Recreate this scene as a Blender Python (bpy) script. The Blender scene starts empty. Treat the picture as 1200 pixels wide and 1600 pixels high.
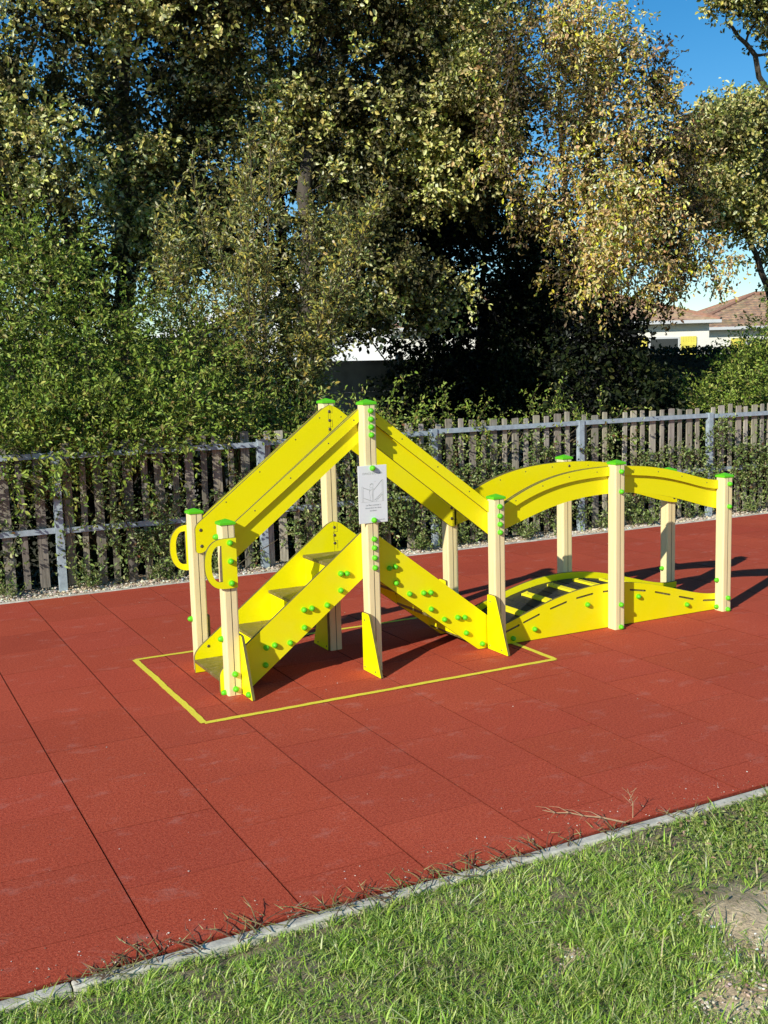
import bpy, math, random
import numpy as np
from mathutils import Vector, Matrix
from mathutils.geometry import tessellate_polygon

random.seed(7)
RS = np.random.RandomState(11)
sc = bpy.context.scene
C = sc.collection

# ------------------------------------------------------------------ camera
F_PX, PITCH, ROLL, YAW = 1649.81, 0.1329, -0.0278, 0.4736
CAM = Vector((-1.4704, -5.4313, 1.76))
fw = Vector((math.sin(YAW)*math.cos(PITCH), math.cos(YAW)*math.cos(PITCH), -math.sin(PITCH)))
rt = Vector((math.cos(YAW), -math.sin(YAW), 0)); up = rt.cross(fw)
rt2 = rt*math.cos(ROLL)+up*math.sin(ROLL); up2 = -rt*math.sin(ROLL)+up*math.cos(ROLL)
cd = bpy.data.cameras.new('camera'); cam = bpy.data.objects.new('camera', cd); C.objects.link(cam)
m = Matrix.Identity(4)
for i in range(3):
    m[i][0] = rt2[i]; m[i][1] = up2[i]; m[i][2] = -fw[i]; m[i][3] = CAM[i]
cam.matrix_world = m
cd.sensor_fit = 'HORIZONTAL'; cd.sensor_width = 36; cd.lens = F_PX/1200*36
cd.clip_start = .05; cd.clip_end = 3000
sc.camera = cam

# ------------------------------------------------------------------ light
EL, AZV = math.radians(27.5), (0.888, 0.460)
dl = Vector((AZV[0]*math.cos(EL), AZV[1]*math.cos(EL), -math.sin(EL))).normalized()
w = bpy.data.worlds.new('World'); sc.world = w; w.use_nodes = True
nt = w.node_tree; bg = nt.nodes['Background']
sky = nt.nodes.new('ShaderNodeTexSky'); sky.sky_type = 'NISHITA'; sky.sun_disc = False
sky.sun_elevation = EL; sky.sun_rotation = math.atan2(-AZV[0], -AZV[1]) % (2*math.pi)
sky.air_density = 1.0; sky.dust_density = 0.0; sky.ozone_density = 3.0
hs = nt.nodes.new('ShaderNodeHueSaturation'); hs.inputs['Saturation'].default_value = 1.38; hs.inputs['Hue'].default_value = .497
nt.links.new(sky.outputs[0], hs.inputs['Color']); nt.links.new(hs.outputs[0], bg.inputs[0]); bg.inputs[1].default_value = 0.125
sd = bpy.data.lights.new('sun', 'SUN'); sd.energy = 5.0; sd.angle = math.radians(.5); sd.color = (1, .97, .89)
so = bpy.data.objects.new('sun', sd); C.objects.link(so)
so.rotation_euler = dl.to_track_quat('-Z', 'Y').to_euler(); so.location = (-10, -8, 12)
sc.view_settings.view_transform = 'Standard'; sc.view_settings.look = 'None'
sc.view_settings.exposure = 0; sc.view_settings.gamma = 1
sc.cycles.max_bounces = 6; sc.cycles.transparent_max_bounces = 8

# ------------------------------------------------------------------ materials
def new_mat(name):
    mt = bpy.data.materials.new(name); mt.use_nodes = True
    return mt, mt.node_tree, mt.node_tree.nodes['Principled BSDF']
def N(t, kind, **kw):
    n = t.nodes.new(kind)
    for k, v in kw.items():
        if k in n.inputs: n.inputs[k].default_value = v
        else: setattr(n, k, v)
    return n
def ramp(t, src, stops):
    r = t.nodes.new('ShaderNodeValToRGB'); e = r.color_ramp.elements
    while len(e) < len(stops): e.new(.5)
    for el, (p, c) in zip(e, stops): el.position = p; el.color = (*c, 1) if len(c) == 3 else c
    t.links.new(src, r.inputs[0]); return r.outputs[0]
def mixc(t, fac, a, b, mode='MIX'):
    n = t.nodes.new('ShaderNodeMix'); n.data_type = 'RGBA'; n.blend_type = mode
    for s, v in ((n.inputs[0], fac), (n.inputs[6], a), (n.inputs[7], b)):
        if hasattr(v, 'links'): t.links.new(v, s)
        elif isinstance(v, (int, float)): s.default_value = v
        else: s.default_value = (*v, 1)
    return n.outputs[2]
def noise(t, scale, detail=4, rough=.5, stretch=None, coord='Object'):
    tc = t.nodes.new('ShaderNodeTexCoord'); mp = t.nodes.new('ShaderNodeMapping')
    if stretch: mp.inputs['Scale'].default_value = stretch
    t.links.new(tc.outputs[coord], mp.inputs[0])
    n = N(t, 'ShaderNodeTexNoise', Scale=scale, Detail=detail, Roughness=rough)
    t.links.new(mp.outputs[0], n.inputs['Vector']); return n.outputs[0]
def bump(t, b, h, strength=.3, dist=.01):
    n = N(t, 'ShaderNodeBump', Strength=strength, Distance=dist)
    t.links.new(h, n.inputs['Height']); t.links.new(n.outputs[0], b.inputs['Normal'])
def simple(name, col, rough=.5, var=.12, scale=6, bscale=None, bstr=.2, bdist=.004, metal=0, spec=.5, stretch=None):
    mt, t, b = new_mat(name)
    nz = noise(t, scale, 5, .6, stretch)
    lo = tuple(c*(1-var) for c in col); hi = tuple(min(1, c*(1+var)) for c in col)
    t.links.new(ramp(t, nz, [(.3, lo), (.7, hi)]), b.inputs['Base Color'])
    b.inputs['Roughness'].default_value = rough; b.inputs['Metallic'].default_value = metal
    b.inputs['Specular IOR Level'].default_value = spec
    if bscale: bump(t, b, noise(t, bscale, 4, .6, stretch), bstr, bdist)
    return mt
def dusty(name, col, rough, dust=.35, dcol=(.55, .5, .3)):
    # coloured sheet with faint dust, scuffs and grain
    mt, t, b = new_mat(name)
    nz = noise(t, 3.2, 8, .62); fine = noise(t, 90, 3, .6)
    f = ramp(t, nz, [(.52, (0, 0, 0)), (.80, (dust,)*3)])
    c1 = mixc(t, fine, tuple(c*.94 for c in col), col)
    t.links.new(mixc(t, f, c1, dcol), b.inputs['Base Color'])
    r = ramp(t, noise(t, 14, 5, .6), [(.3, (rough-.08,)*3), (.7, (rough+.12,)*3)])
    t.links.new(r, b.inputs['Roughness']); bump(t, b, noise(t, 220, 2, .5), .08, .001)
    b.inputs['Specular IOR Level'].default_value = .35
    return mt
M = {}
M['yellow'] = dusty('yellow_sheet', (.98, .875, .001), .40, .14, (.70, .66, .16))
M['edge'] = simple('sheet_edge', (.16, .13, .035), .6, .25, 30)
M['yellow_bar'] = dusty('yellow_bar', (.95, .80, .02), .5, .12)
M['green'] = dusty('green_plastic', (.13, .62, .012), .33, .08, (.4, .6, .2))
M['bolt'] = simple('bolt_steel', (.16, .13, .08), .4, .3, 60, metal=.6)
M['steel'] = simple('galvanised_steel', (.40, .47, .50), .5, .22, 22, 60, .15, .002, metal=.1)
M['tread'] = None
M['rubber_black'] = simple('black_mat', (.018, .019, .02), .55, .4, 40, 300, .5, .002)
M['white'] = simple('sign_white', (.84, .84, .80), .35, .03, 8)
M['ink'] = simple('sign_ink', (.20, .20, .19), .6, .1, 8)
M['ink2'] = simple('sign_ink_pale', (.42, .42, .36), .6, .1, 8)
M['paint'] = None
# profile post: cream wood-composite with fine vertical streaks
mt, t, b = new_mat('cream_profile')
st = noise(t, 9, 6, .65, (14, 14, .8)); bl = noise(t, 5, 5, .6)
c = ramp(t, st, [(.25, (.84, .65, .31)), (.5, (.91, .74, .38)), (.78, (.95, .80, .45))])
c = mixc(t, ramp(t, bl, [(.55, (0, 0, 0)), (.85, (.15,)*3)]), c, (.62, .47, .25))
t.links.new(c, b.inputs['Base Color']); b.inputs['Roughness'].default_value = .5; b.inputs['Specular IOR Level'].default_value = .35
bump(t, b, st, .12, .001); M['post'] = mt
mt, t, b = new_mat('groove_dark'); b.inputs['Base Color'].default_value = (.10, .06, .03, 1); b.inputs['Roughness'].default_value = .7; M['groove'] = mt
# stair tread, olive-brown non-slip film face with scuffs
mt, t, b = new_mat('tread_film')
n1 = noise(t, 16, 8, .7, (1, 3, 1)); n2 = noise(t, 260, 2, .5)
c = ramp(t, n1, [(.35, (.10, .075, .018)), (.55, (.20, .155, .05)), (.72, (.42, .36, .22))])
t.links.new(c, b.inputs['Base Color'])
t.links.new(ramp(t, n1, [(.3, (.28,)*3), (.7, (.5,)*3)]), b.inputs['Roughness']); bump(t, b, n2, .4, .0015); M['tread'] = mt
# painted line on granulate
mt, t, b = new_mat('line_paint')
c = ramp(t, noise(t, 230, 3, .7), [(.3, (.55, .40, .02)), (.48, (.93, .78, .05)), (.7, (.96, .84, .09))])
t.links.new(c, b.inputs['Base Color']); b.inputs['Roughness'].default_value = .7
bump(t, b, noise(t, 330, 2, .6), .5, .002); M['paint'] = mt
# red rubber granulate tiles
mt, t, b = new_mat('red_granulate')
at = N(t, 'ShaderNodeAttribute', attribute_name='tone')
g = noise(t, 210, 4, .75); g2 = noise(t, 85, 3, .65); big = noise(t, 1.1, 5, .6)
dust = noise(t, 4.5, 9, .72, (1, 1.6, 1)); spk = noise(t, 55, 2, .4)
base = ramp(t, g, [(.30, (.27, .034, .015)), (.5, (.59, .098, .045)), (.68, (.74, .175, .10))])
base = mixc(t, ramp(t, g2, [(.38, (.5,)*3), (.55, (0,)*3)]), base, (.30, .03, .015))
base = mixc(t, .8, base, ramp(t, big, [(.3, (.86, .82, .82)), (.7, (1.0, 1.0, 1.0))]), 'MULTIPLY')
mul = t.nodes.new('ShaderNodeMix'); mul.data_type = 'RGBA'; mul.blend_type = 'MULTIPLY'; mul.inputs[0].default_value = 1
t.links.new(base, mul.inputs[6]); t.links.new(at.outputs['Color'], mul.inputs[7])
c = mixc(t, ramp(t, dust, [(.56, (0, 0, 0)), (.78, (.42,)*3)]), mul.outputs[2], (.62, .34, .27))
c = mixc(t, ramp(t, spk, [(.800, (0, 0, 0)), (.83, (.7,)*3)]), c, (.75, .62, .5))
t.links.new(c, b.inputs['Base Color']); b.inputs['Roughness'].default_value = .9; b.inputs['Specular IOR Level'].default_value = .15
ad = t.nodes.new('ShaderNodeMath'); ad.operation = 'ADD'; t.links.new(g, ad.inputs[0]); t.links.new(g2, ad.inputs[1])
bump(t, b, ad.outputs[0], .55, .004); M['tile'] = mt
M['tile_base'] = simple('tile_gap', (.05, .012, .008), .95)
M['concrete'] = simple('concrete', (.58, .53, .42), .85, .35, 14, 120, .5, .004)
M['wallconc'] = simple('wall_concrete', (.30, .28, .25), .9, .35, 3, 60, .5, .01)
# soil and rough ground
mt, t, b = new_mat('dry_soil')
n1 = noise(t, 7, 9, .7); n2 = noise(t, 60, 5, .7)
c = mixc(t, ramp(t, n2, [(.35, (.65,)*3), (.6, (0,)*3)]), ramp(t, n1, [(.35, (.60, .43, .24)), (.55, (.86, .65, .39)), (.75, (.95, .80, .56))]), (.26, .19, .12))
at = N(t, 'ShaderNodeAttribute', attribute_name='tone'); c = mixc(t, 1.0, c, at.outputs['Color'], 'MULTIPLY')
t.links.new(c, b.inputs['Base Color']); b.inputs['Roughness'].default_value = .95; bump(t, b, n2, .8, .012); M['soil'] = mt
mt, t, b = new_mat('rough_ground')
n1 = noise(t, .35, 8, .65)
c = ramp(t, n1, [(.35, (.05, .055, .02)), (.55, (.09, .08, .04)), (.7, (.14, .115, .07))])
t.links.new(c, b.inputs['Base Color']); b.inputs['Roughness'].default_value = .95; bump(t, b, noise(t, 9, 6, .7), .8, .05); M['ground'] = mt
# weathered paling wood
mt, t, b = new_mat('weathered_wood')
at = N(t, 'ShaderNodeAttribute', attribute_name='tone')
st = noise(t, 8, 7, .7, (9, 9, .7))
c = ramp(t, st, [(.28, (.15, .125, .09)), (.5, (.42, .375, .29)), (.72, (.62, .56, .44))])
c = mixc(t, 1.0, c, at.outputs['Color'], 'MULTIPLY')
t.links.new(c, b.inputs['Base Color']); b.inputs['Roughness'].default_value = .9; bump(t, b, st, .6, .004); M['paling'] = mt
def attr_mat(name, rough=.55, trans=.25, spec=.4, var=.25, nscale=40, bumpy=0):
    mt, t, b = new_mat(name)
    at = N(t, 'ShaderNodeAttribute', attribute_name='tone')
    nz = noise(t, nscale, 3, .6)
    c = mixc(t, 1.0, at.outputs['Color'], ramp(t, nz, [(.3, (1-var,)*3), (.7, (1+var*.3,)*3)]), 'MULTIPLY')
    t.links.new(c, b.inputs['Base Color']); b.inputs['Roughness'].default_value = rough
    b.inputs['Specular IOR Level'].default_value = spec
    if bumpy: bump(t, b, noise(t, bumpy, 4, .6), .6, .01)
    if trans:
        tr = t.nodes.new('ShaderNodeBsdfTranslucent'); t.links.new(c, tr.inputs[0])
        mx = t.nodes.new('ShaderNodeMixShader'); mx.inputs[0].default_value = trans
        t.links.new(b.outputs[0], mx.inputs[1]); t.links.new(tr.outputs[0], mx.inputs[2])
        t.links.new(mx.outputs[0], t.nodes['Material Output'].inputs[0])
    return mt
M['leaf'] = attr_mat('leaf', .5, .20, .22)
M['grass'] = attr_mat('grass_blade', .5, .35, .4, .15, 60)
M['stone'] = attr_mat('gravel_stone', .85, 0, .3, .2, 80)
M['bark'] = simple('bark', (.085, .068, .05), .9, .4, 9, 30, 1.0, .03, stretch=(1, 1, .3))
M['stem'] = simple('green_brown_stem', (.13, .10, .05), .8, .3, 20)
M['dry'] = simple('dry_stem', (.40, .26, .14), .85, .3, 40)
M['render'] = simple('house_render', (.80, .76, .66), .9, .06, 2, 40, .2, .01)
M['white_wall'] = simple('white_cladding', (.80, .80, .78), .7, .05, 2)
M['soffit'] = simple('white_soffit', (.62, .62, .6), .6, .05, 4)
M['roof'] = attr_mat('roof_tile', .85, 0, .3, .3, 9)
M['shutter'] = simple('yellow_shutter', (.80, .68, .10), .5, .08, 3)
M['glass'] = simple('window_glass', (.03, .035, .04), .1, .1, 3)
M['fascia'] = simple('roof_sheet', (.34, .34, .33), .7, .15, 3)

# ------------------------------------------------------------------ object helpers
def tag(o, label=None, cat=None, group=None, kind=None):
    if label: o['label'] = label
    if cat: o['category'] = cat
    if group: o['group'] = group
    if kind: o['kind'] = kind
    return o
def empty(name, loc=(0, 0, 0)):
    o = bpy.data.objects.new(name, None); C.objects.link(o); o.location = loc; o.empty_display_size = .2
    return o
def np_mesh(name, V, Fc, mats, parent=None, tone=None, mi=None, smooth=False):
    """V (n,3); Fc list of equal or mixed faces (array (m,k) or list)."""
    me = bpy.data.meshes.new(name)
    if isinstance(Fc, np.ndarray):
        mfc, k = Fc.shape
        me.vertices.add(len(V)); me.vertices.foreach_set('co', np.asarray(V, np.float32).ravel())
        me.loops.add(mfc*k); me.loops.foreach_set('vertex_index', Fc.astype(np.int32).ravel())
        me.polygons.add(mfc); me.polygons.foreach_set('loop_start', np.arange(0, mfc*k, k, dtype=np.int32))
        me.update(calc_edges=True)
    else:
        me.from_pydata([tuple(v) for v in V], [], Fc); me.update()
    for mt in (mats if isinstance(mats, (list, tuple)) else [mats]): me.materials.append(mt)
    if mi is not None: me.polygons.foreach_set('material_index', np.asarray(mi, np.int32))
    if tone is not None:
        a = me.attributes.new('tone', 'FLOAT_COLOR', 'FACE')
        tn = np.ones((len(me.polygons), 4), np.float32); tn[:, :3] = tone; a.data.foreach_set('color', tn.ravel())
    me.polygons.foreach_set('use_smooth', np.full(len(me.polygons), bool(smooth)))
    o = bpy.data.objects.new(name, me); C.objects.link(o)
    if parent is not None: o.parent = parent
    return o
class MB:
    def __init__(s): s.v = []; s.f = []; s.m = []; s.t = []
    def add(s, vs, fs, mi=0, tone=(1, 1, 1)):
        n = len(s.v); s.v += [tuple(v) for v in vs]
        for f in fs: s.f.append([n+i for i in f]); s.m.append(mi); s.t.append(tone)
    def box(s, a, b, mi=0, tone=(1, 1, 1)):
        x0, y0, z0 = a; x1, y1, z1 = b
        s.add([(x0, y0, z0), (x1, y0, z0), (x1, y1, z0), (x0, y1, z0), (x0, y0, z1), (x1, y0, z1), (x1, y1, z1), (x0, y1, z1)],
              [(0, 3, 2, 1), (4, 5, 6, 7), (0, 1, 5, 4), (1, 2, 6, 5), (2, 3, 7, 6), (3, 0, 4, 7)], mi, tone)
    def prism(s, outer, holes, f, t0, t1, mi=0, mside=1):
        """outer, holes: 2D loops; f(u,v,t)->xyz; extruded from t0 to t1."""
        loops = [outer]+holes
        tri = tessellate_polygon([[Vector((p[0], p[1], 0)) for p in l] for l in loops])
        flat = [p for l in loops for p in l]; n = len(flat)
        a = [f(p[0], p[1], t0) for p in flat]; bb = [f(p[0], p[1], t1) for p in flat]
        s.add(a+bb, [tuple(x) for x in tri]+[tuple(i+n for i in reversed(x)) for x in tri], mi)
        k = 0; base = len(s.v)-2*n
        for l in loops:
            for i in range(len(l)):
                i0 = k+i; i1 = k+(i+1) % len(l)
                s.f.append([base+i0, base+i1, base+i1+n, base+i0+n]); s.m.append(mside); s.t.append((1, 1, 1))
            k += len(l)
    def tube(s, pts, rad, n=6, mi=0, tone=(1, 1, 1)):
        pts = [Vector(p) for p in pts]
        rings = []
        for i, p in enumerate(pts):
            d = (pts[min(i+1, len(pts)-1)]-pts[max(i-1, 0)]).normalized()
            a = d.orthogonal().normalized() if i == 0 else (pa - d*pa.dot(d)).normalized()
            pa = a; b_ = d.cross(a); r = rad[i] if hasattr(rad, '__len__') else rad
            rings.append([p+a*math.cos(2*math.pi*k/n)*r+b_*math.sin(2*math.pi*k/n)*r for k in range(n)])
        vs = [v for rg in rings for v in rg]; fs = []
        for i in range(len(rings)-1):
            for k in range(n): fs.append((i*n+k, i*n+(k+1) % n, (i+1)*n+(k+1) % n, (i+1)*n+k))
        fs.append(tuple(range(n-1, -1, -1))); fs.append(tuple((len(rings)-1)*n+k for k in range(n)))
        s.add(vs, fs, mi, tone)
    def dome(s, c, ax, r, h, n=12, k=4, mi=0):
        c = Vector(c); ax = Vector(ax).normalized(); a = ax.orthogonal().normalized(); b_ = ax.cross(a); vs = []; fs = []
        prof = [(r, 0), (r*1.0, h*.28)]+[(r*math.cos(q), h*.28+h*.72*math.sin(q)) for q in [math.pi/2*j/k for j in range(1, k)]]
        for rr, hh in prof:
            for i in range(n):
                q = 2*math.pi*i/n; vs.append(c+ax*hh+a*rr*math.cos(q)+b_*rr*math.sin(q))
        m_ = len(prof)
        for j in range(m_-1):
            for i in range(n): fs.append((j*n+i, j*n+(i+1) % n, (j+1)*n+(i+1) % n, (j+1)*n+i))
        vs.append(c+ax*h); t_ = m_*n
        for i in range(n): fs.append(((m_-1)*n+i, (m_-1)*n+(i+1) % n, t_))
        s.add(vs, fs, mi)
    def build(s, name, mats, parent=None, smooth=False, bevel=0):
        o = np_mesh(name, s.v, s.f, mats, parent, np.array(s.t, np.float32), s.m, smooth)
        if bevel:
            bv = o.modifiers.new('bevel', 'BEVEL'); bv.width = bevel; bv.segments = 2; bv.limit_method = 'ANGLE'; bv.angle_limit = math.radians(40)
        return o
def XZ(u, v, t): return (u, t, v)
def YZ(u, v, t): return (t, u, v)

# ------------------------------------------------------------------ the playground structure
W, D = .080, .566
X1, X2, X3, X4, X5 = .319, 1.198, 2.0756, 3.0247, 3.989
HL, HH, HM = .954, 1.570, 1.107
T = .019
root = empty('climbing_frame', (X1, 0, 0))
tag(root, 'yellow climbing frame with cream posts, green caps, twin stairs and an arched bridge', 'climbing frame')
OFF = Vector((-X1, 0, 0))
def P(o, par=root):
    o.parent = par
    if par is root: o.location = OFF
    return o
_dome = {}
def knob(par, c, ax):
    key = tuple(ax)
    if key not in _dome:
        b_ = MB(); b_.dome((0, 0, 0), ax, .0165, .027, 14, 5); o = b_.build('knob', M['green'], par, smooth=True); _dome[key] = o.data
    else:
        o = bpy.data.objects.new('knob', _dome[key]); C.objects.link(o); o.parent = par
    o.location = c; return o
_scr = {}
def screw(par, c, ax, r=.004, h=.0015, nm='screw'):
    key = (tuple(ax), r)
    if key not in _scr:
        b_ = MB(); b_.dome((0, 0, 0), ax, r, h, 8, 2); o = b_.build(nm, M['bolt'], par, smooth=True); _scr[key] = o.data
    else:
        o = bpy.data.objects.new(nm, _scr[key]); C.objects.link(o); o.parent = par
    o.location = c; return o
def post(x, y, h, knobs=(), label=None):
    e, g, gd = .009, .0022, .004
    # section walked counter-clockwise with a groove in the middle of every face
    pts = []
    h2 = W/2
    side = [(-h2+e, -h2), (-g, -h2), (-g, -h2+gd), (g, -h2+gd), (g, -h2), (h2-e, -h2), (h2-.0026, -h2+.0026)]
    mats = []
    for q in range(4):
        c_, s_ = [(1, 0), (0, 1), (-1, 0), (0, -1)][q]
        for i, (a, b_) in enumerate(side):
            if q % 2 and i in (1, 2, 3, 4): continue
            pts.append((x+h2+a*c_-b_*s_, y+h2+a*s_+b_*c_)); mats.append(1 if i in (1, 2, 3) else 0)
    n = len(pts); b_ = MB()
    for zz in (0, h): b_.v += [(p[0], p[1], zz) for p in pts]
    for i in range(n):
        b_.f.append([i, (i+1) % n, (i+1) % n+n, i+n]); b_.m.append(mats[i]); b_.t.append((1, 1, 1))
    b_.f.append(list(range(n, 2*n))); b_.m.append(0); b_.t.append((1, 1, 1))
    o = P(b_.build('post', [M['post'], M['groove']], root))
    if label: o['label'] = label
    cp = MB(); k = .005; t0, t1, t2 = h+.0005, h+.014, h+.032
    lo = [(x-k, y-k), (x+W+k, y-k), (x+W+k, y+W+k), (x-k, y+W+k)]; hi = [(x+.003, y+.003), (x+W-.003, y+.003), (x+W-.003, y+W-.003), (x+.003, y+W-.003)]
    cp.add([(*p, t0) for p in lo]+[(*p, t1) for p in lo]+[(*p, t1+.004) for p in hi]+[(x+W/2, y+W/2, t2)],
           [(3, 2, 1, 0)]+[(i, (i+1) % 4, (i+1) % 4+4, i+4) for i in range(4)]+[(i+4, (i+1) % 4+4, (i+1) % 4+8, i+8) for i in range(4)]+[(i+8, (i+1) % 4+8, 12) for i in range(4)])
    P(cp.build('cap', M['green'], o, bevel=.0015), o)
    for kx, ky, kz, ax in knobs: knob(o, (kx, ky, kz), ax)
    return o
FY, BY, FX, RX = (0, -1, 0), (0, 1, 0), (-1, 0, 0), (1, 0, 0)
def fk(x, zs): return [(x+.045, 0, z, FY) for z in zs]
p1 = post(X1, 0, HL, [(X1+.041, 0, .122, FY), (X1+.041, 0, .037, FY), (X1, .062, .314, FX), (X1-.0, .05, .010, FX), (X1, .066, .885, FX)])
p2 = post(X2, 0, HH, fk(X2, (1.535, 1.487, 1.442, 1.396, .791, .739, .68, .621)), 'tall cream post carrying the white sign')
p3 = post(X3, 0, HL, fk(X3-.005, (.909, .85, .798, .747)))
p4 = post(X4, 0, HM, fk(X4, (1.061, .928, .169, .016)))
p5 = post(X5, 0, HL, fk(X5, (.908, .749, .095, .013))+[(X5, .052, .221, FX), (X5, .052, .028, FX)])
q1 = post(X1, D, HL, [(X1, D+.06, .316, FX)])
q2 = post(X2, D, HH); q3 = post(X3, D, HL); q4 = post(X4, D, HM)
q5 = post(X5, D, HL, [(X5, D+.05, .219, FX)])

def roundpoly(pts, rad, seg=5):
    """2D polygon with rounded corners where rad[i]>0."""
    out = []; n = len(pts)
    for i, p in enumerate(pts):
        r = rad[i]
        if r <= 0: out.append(tuple(p)); continue
        p = Vector(p); a = (Vector(pts[i-1])-p); b_ = (Vector(pts[(i+1) % n])-p)
        r = min(r, a.length*.45, b_.length*.45); a = p+a.normalized()*r; b_ = p+b_.normalized()*r
        for k in range(seg+1):
            u = k/seg; q = a*(1-u)**2+p*2*u*(1-u)+b_*u*u; out.append((q.x, q.y))
    return out
YEL = [M['yellow'], M['edge']]
XM = X2+W/2
def mir(pts): return [(2*XM-a, b_) for a, b_ in pts][::-1]
S_ = .755
def topl(x): return .964+S_*(x-.432)
def botl(x): return .772+S_*(x-.432)
def stair_rail(near, rising):
    g = .0009
    poly = roundpoly([(.343, .885), (.343, .722), (.385, .722), (XM-g, botl(XM)), (XM-g, topl(XM)-.012), (XM-.05, topl(XM-.05)+.004)],
                     [.03, .02, .03, 0, 0, .04])
    if not near: pass
    strip = [(X1+W+.001, topl(X1+W+.001)-.070), (X2-.001, topl(X2)-.070), (X2-.001, topl(X2)-.001), (X1+W+.001, topl(X1+W+.001)-.001)]
    if not rising: poly = mir(poly); strip = mir(strip)
    y0 = W+.0005 if near else D-T-.0005
    b_ = MB(); b_.prism(poly, [], XZ, y0, y0+T)
    o = P(b_.build('handrail_panel', YEL, root, bevel=.0012))
    sy = (W-.021, W-.0003) if near else (D+.0003, D+.021)
    b_ = MB(); b_.prism(strip, [], XZ, *sy); s2 = b_.build('rail_strip', YEL, o, bevel=.0015)
    yf = W-.021 if near else y0; ax = FY
    for x in (.54, .76, 1.0, 1.165):
        xx = x if rising else 2*XM-x
        screw(s2, (xx, yf, topl(x)-.034), ax, .0045)
    if not near:
        for (x, z) in ([(.376, .858), (.378, .762)] if rising else [(.376, .845), (.378, .775)]):
            xx = x if rising else 2*XM-x
            screw(o, (xx, y0, z), FY, .011, .004, 'bolt')
        if rising:
            for z in (1.52, 1.465, 1.41): screw(o, (XM-.006, y0, z), FY, .010, .004, 'bolt')
    return o
for nr in (True, False):
    for rs in (True, False): stair_rail(nr, rs)
def jig(x, z0, z1, step, y, par):
    # dark jigsaw seam where two panels interlock, a thin inlay standing 0.6 mm proud
    a = .013; pts = [(x+a, z1)]; z = z1; sgn = 1; w_ = .0016; k = 0
    while z-step > z0:
        z -= step; pts.append((x+a*sgn, z)); sgn = -sgn; pts.append((x+a*sgn, z))
    pts.append((x+a*sgn, z0)); b_ = MB()
    for (ax_, az), (bx_, bz) in zip(pts[:-1], pts[1:]):
        if abs(ax_-bx_) < 1e-6: b_.box((ax_-w_/2, y-.0005, min(az, bz)-w_/2), (ax_+w_/2, y+.0008, max(az, bz)+w_/2))
        else: b_.box((min(ax_, bx_)+w_/2, y-.0003, az-w_/2), (max(ax_, bx_)-w_/2, y+.0008, az+w_/2))
    return P(b_.build('joint', M['edge'], par))
hr = [o for o in root.children if o.name.startswith('handrail_panel')]
jig(XM, 1.39, 1.553, .043, D-T-.0007, hr[2])
# stringers and stairs
def stop(x): return .262+S_*(x-.459)
def sbot(x): return .010+S_*(x-.487)
TR = [(.298, .084), (.545, .2635), (.782, .4485), (1.018, .643)]
def stringer(near, rising):
    g = .0009
    poly = roundpoly([(.300, .004), (.480, .004), (XM-g, sbot(XM)), (XM-g, stop(XM)-.016), (XM-.04, stop(XM-.04)+.002), (.335, stop(.335)-.012), (.300, .115)],
                     [0, .01, 0, 0, .03, .04, .03])
    if not rising: poly = mir(poly)
    y0 = W+.0005 if near else D-T-.0005
    b_ = MB(); b_.prism(poly, [], XZ, y0, y0+T)
    o = P(b_.build('stringer', YEL, root, bevel=.0012))
    if near:
        ks = [(1.058, .595), (1.098, .591), (1.055, .496), (.965, .419), (.818, .410), (.868, .413), (.817, .306), (.725, .229), (.63, .229), (.578, .222), (.570, .122)]
        if not rising: ks = [(2*XM-a, z) for a, z in ks]+[(2.023, .036)]
        for a, z in ks: knob(o, (a, y0, z), FY)
    else:
        for i, (x, z) in enumerate(TR[1:]):
            for dz in (-.035, -.13):
                xx = x+.03 if rising else 2*XM-x-.03
                screw(o, (xx, y0, z+dz), FY, .0055, .003)
        if rising:
            for z in (.795, .745, .695): screw(o, (XM+.002, y0, z), FY, .010, .004, 'bolt')
            screw(o, (.388, y0, .155), FY, .010, .004, 'bolt')
    return o
sg = [stringer(nr, rs) for nr in (True, False) for rs in (True, False)]
jig(XM+.008, .66, .822, .055, D-T-.0007, sg[2])
yi0, yi1 = W+T+.001, D-T-.001
for side in (0, 1):
    fx = (lambda a: a) if side == 0 else (lambda a: 2*XM-a)
    for i, (x, z) in enumerate(TR[:3]):
        x0, x1 = sorted((fx(x), fx(x+.262)))
        b_ = MB(); b_.box((x0, yi0, z-.018), (x1, yi1, z)); o = P(b_.build('tread', M['tread'], root, bevel=.002))
        for xs in (.07, .18): screw(o, (fx(x+xs), yi1-.012, z), (0, 0, 1), .005, .003)
    for i in range(3):
        x, z = TR[i+1]; a, c_ = sorted((fx(x+.012), fx(x+.012+.016)))
        b_ = MB(); b_.box((a, yi0, TR[i][1]+.001), (c_, yi1, z-.019)); P(b_.build('riser', YEL, root, bevel=.001))
b_ = MB(); b_.box((TR[3][0], yi0, .625), (2*XM-TR[3][0], yi1, .643)); P(b_.build('landing', M['tread'], root, bevel=.002))
# steel angle brackets below treads (seen under the descending flight)
for i, (x, z) in enumerate(TR[:3]):
    a = 2*XM-x-.14
    b_ = MB(); b_.box((a, yi1-.03, z-.0215), (a+.03, yi1-.001, z-.0185)); b_.box((a, yi1-.004, z-.06), (a+.03, yi1-.001, z-.0215)); P(b_.build('angle_bracket', M['steel'], root))
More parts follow.
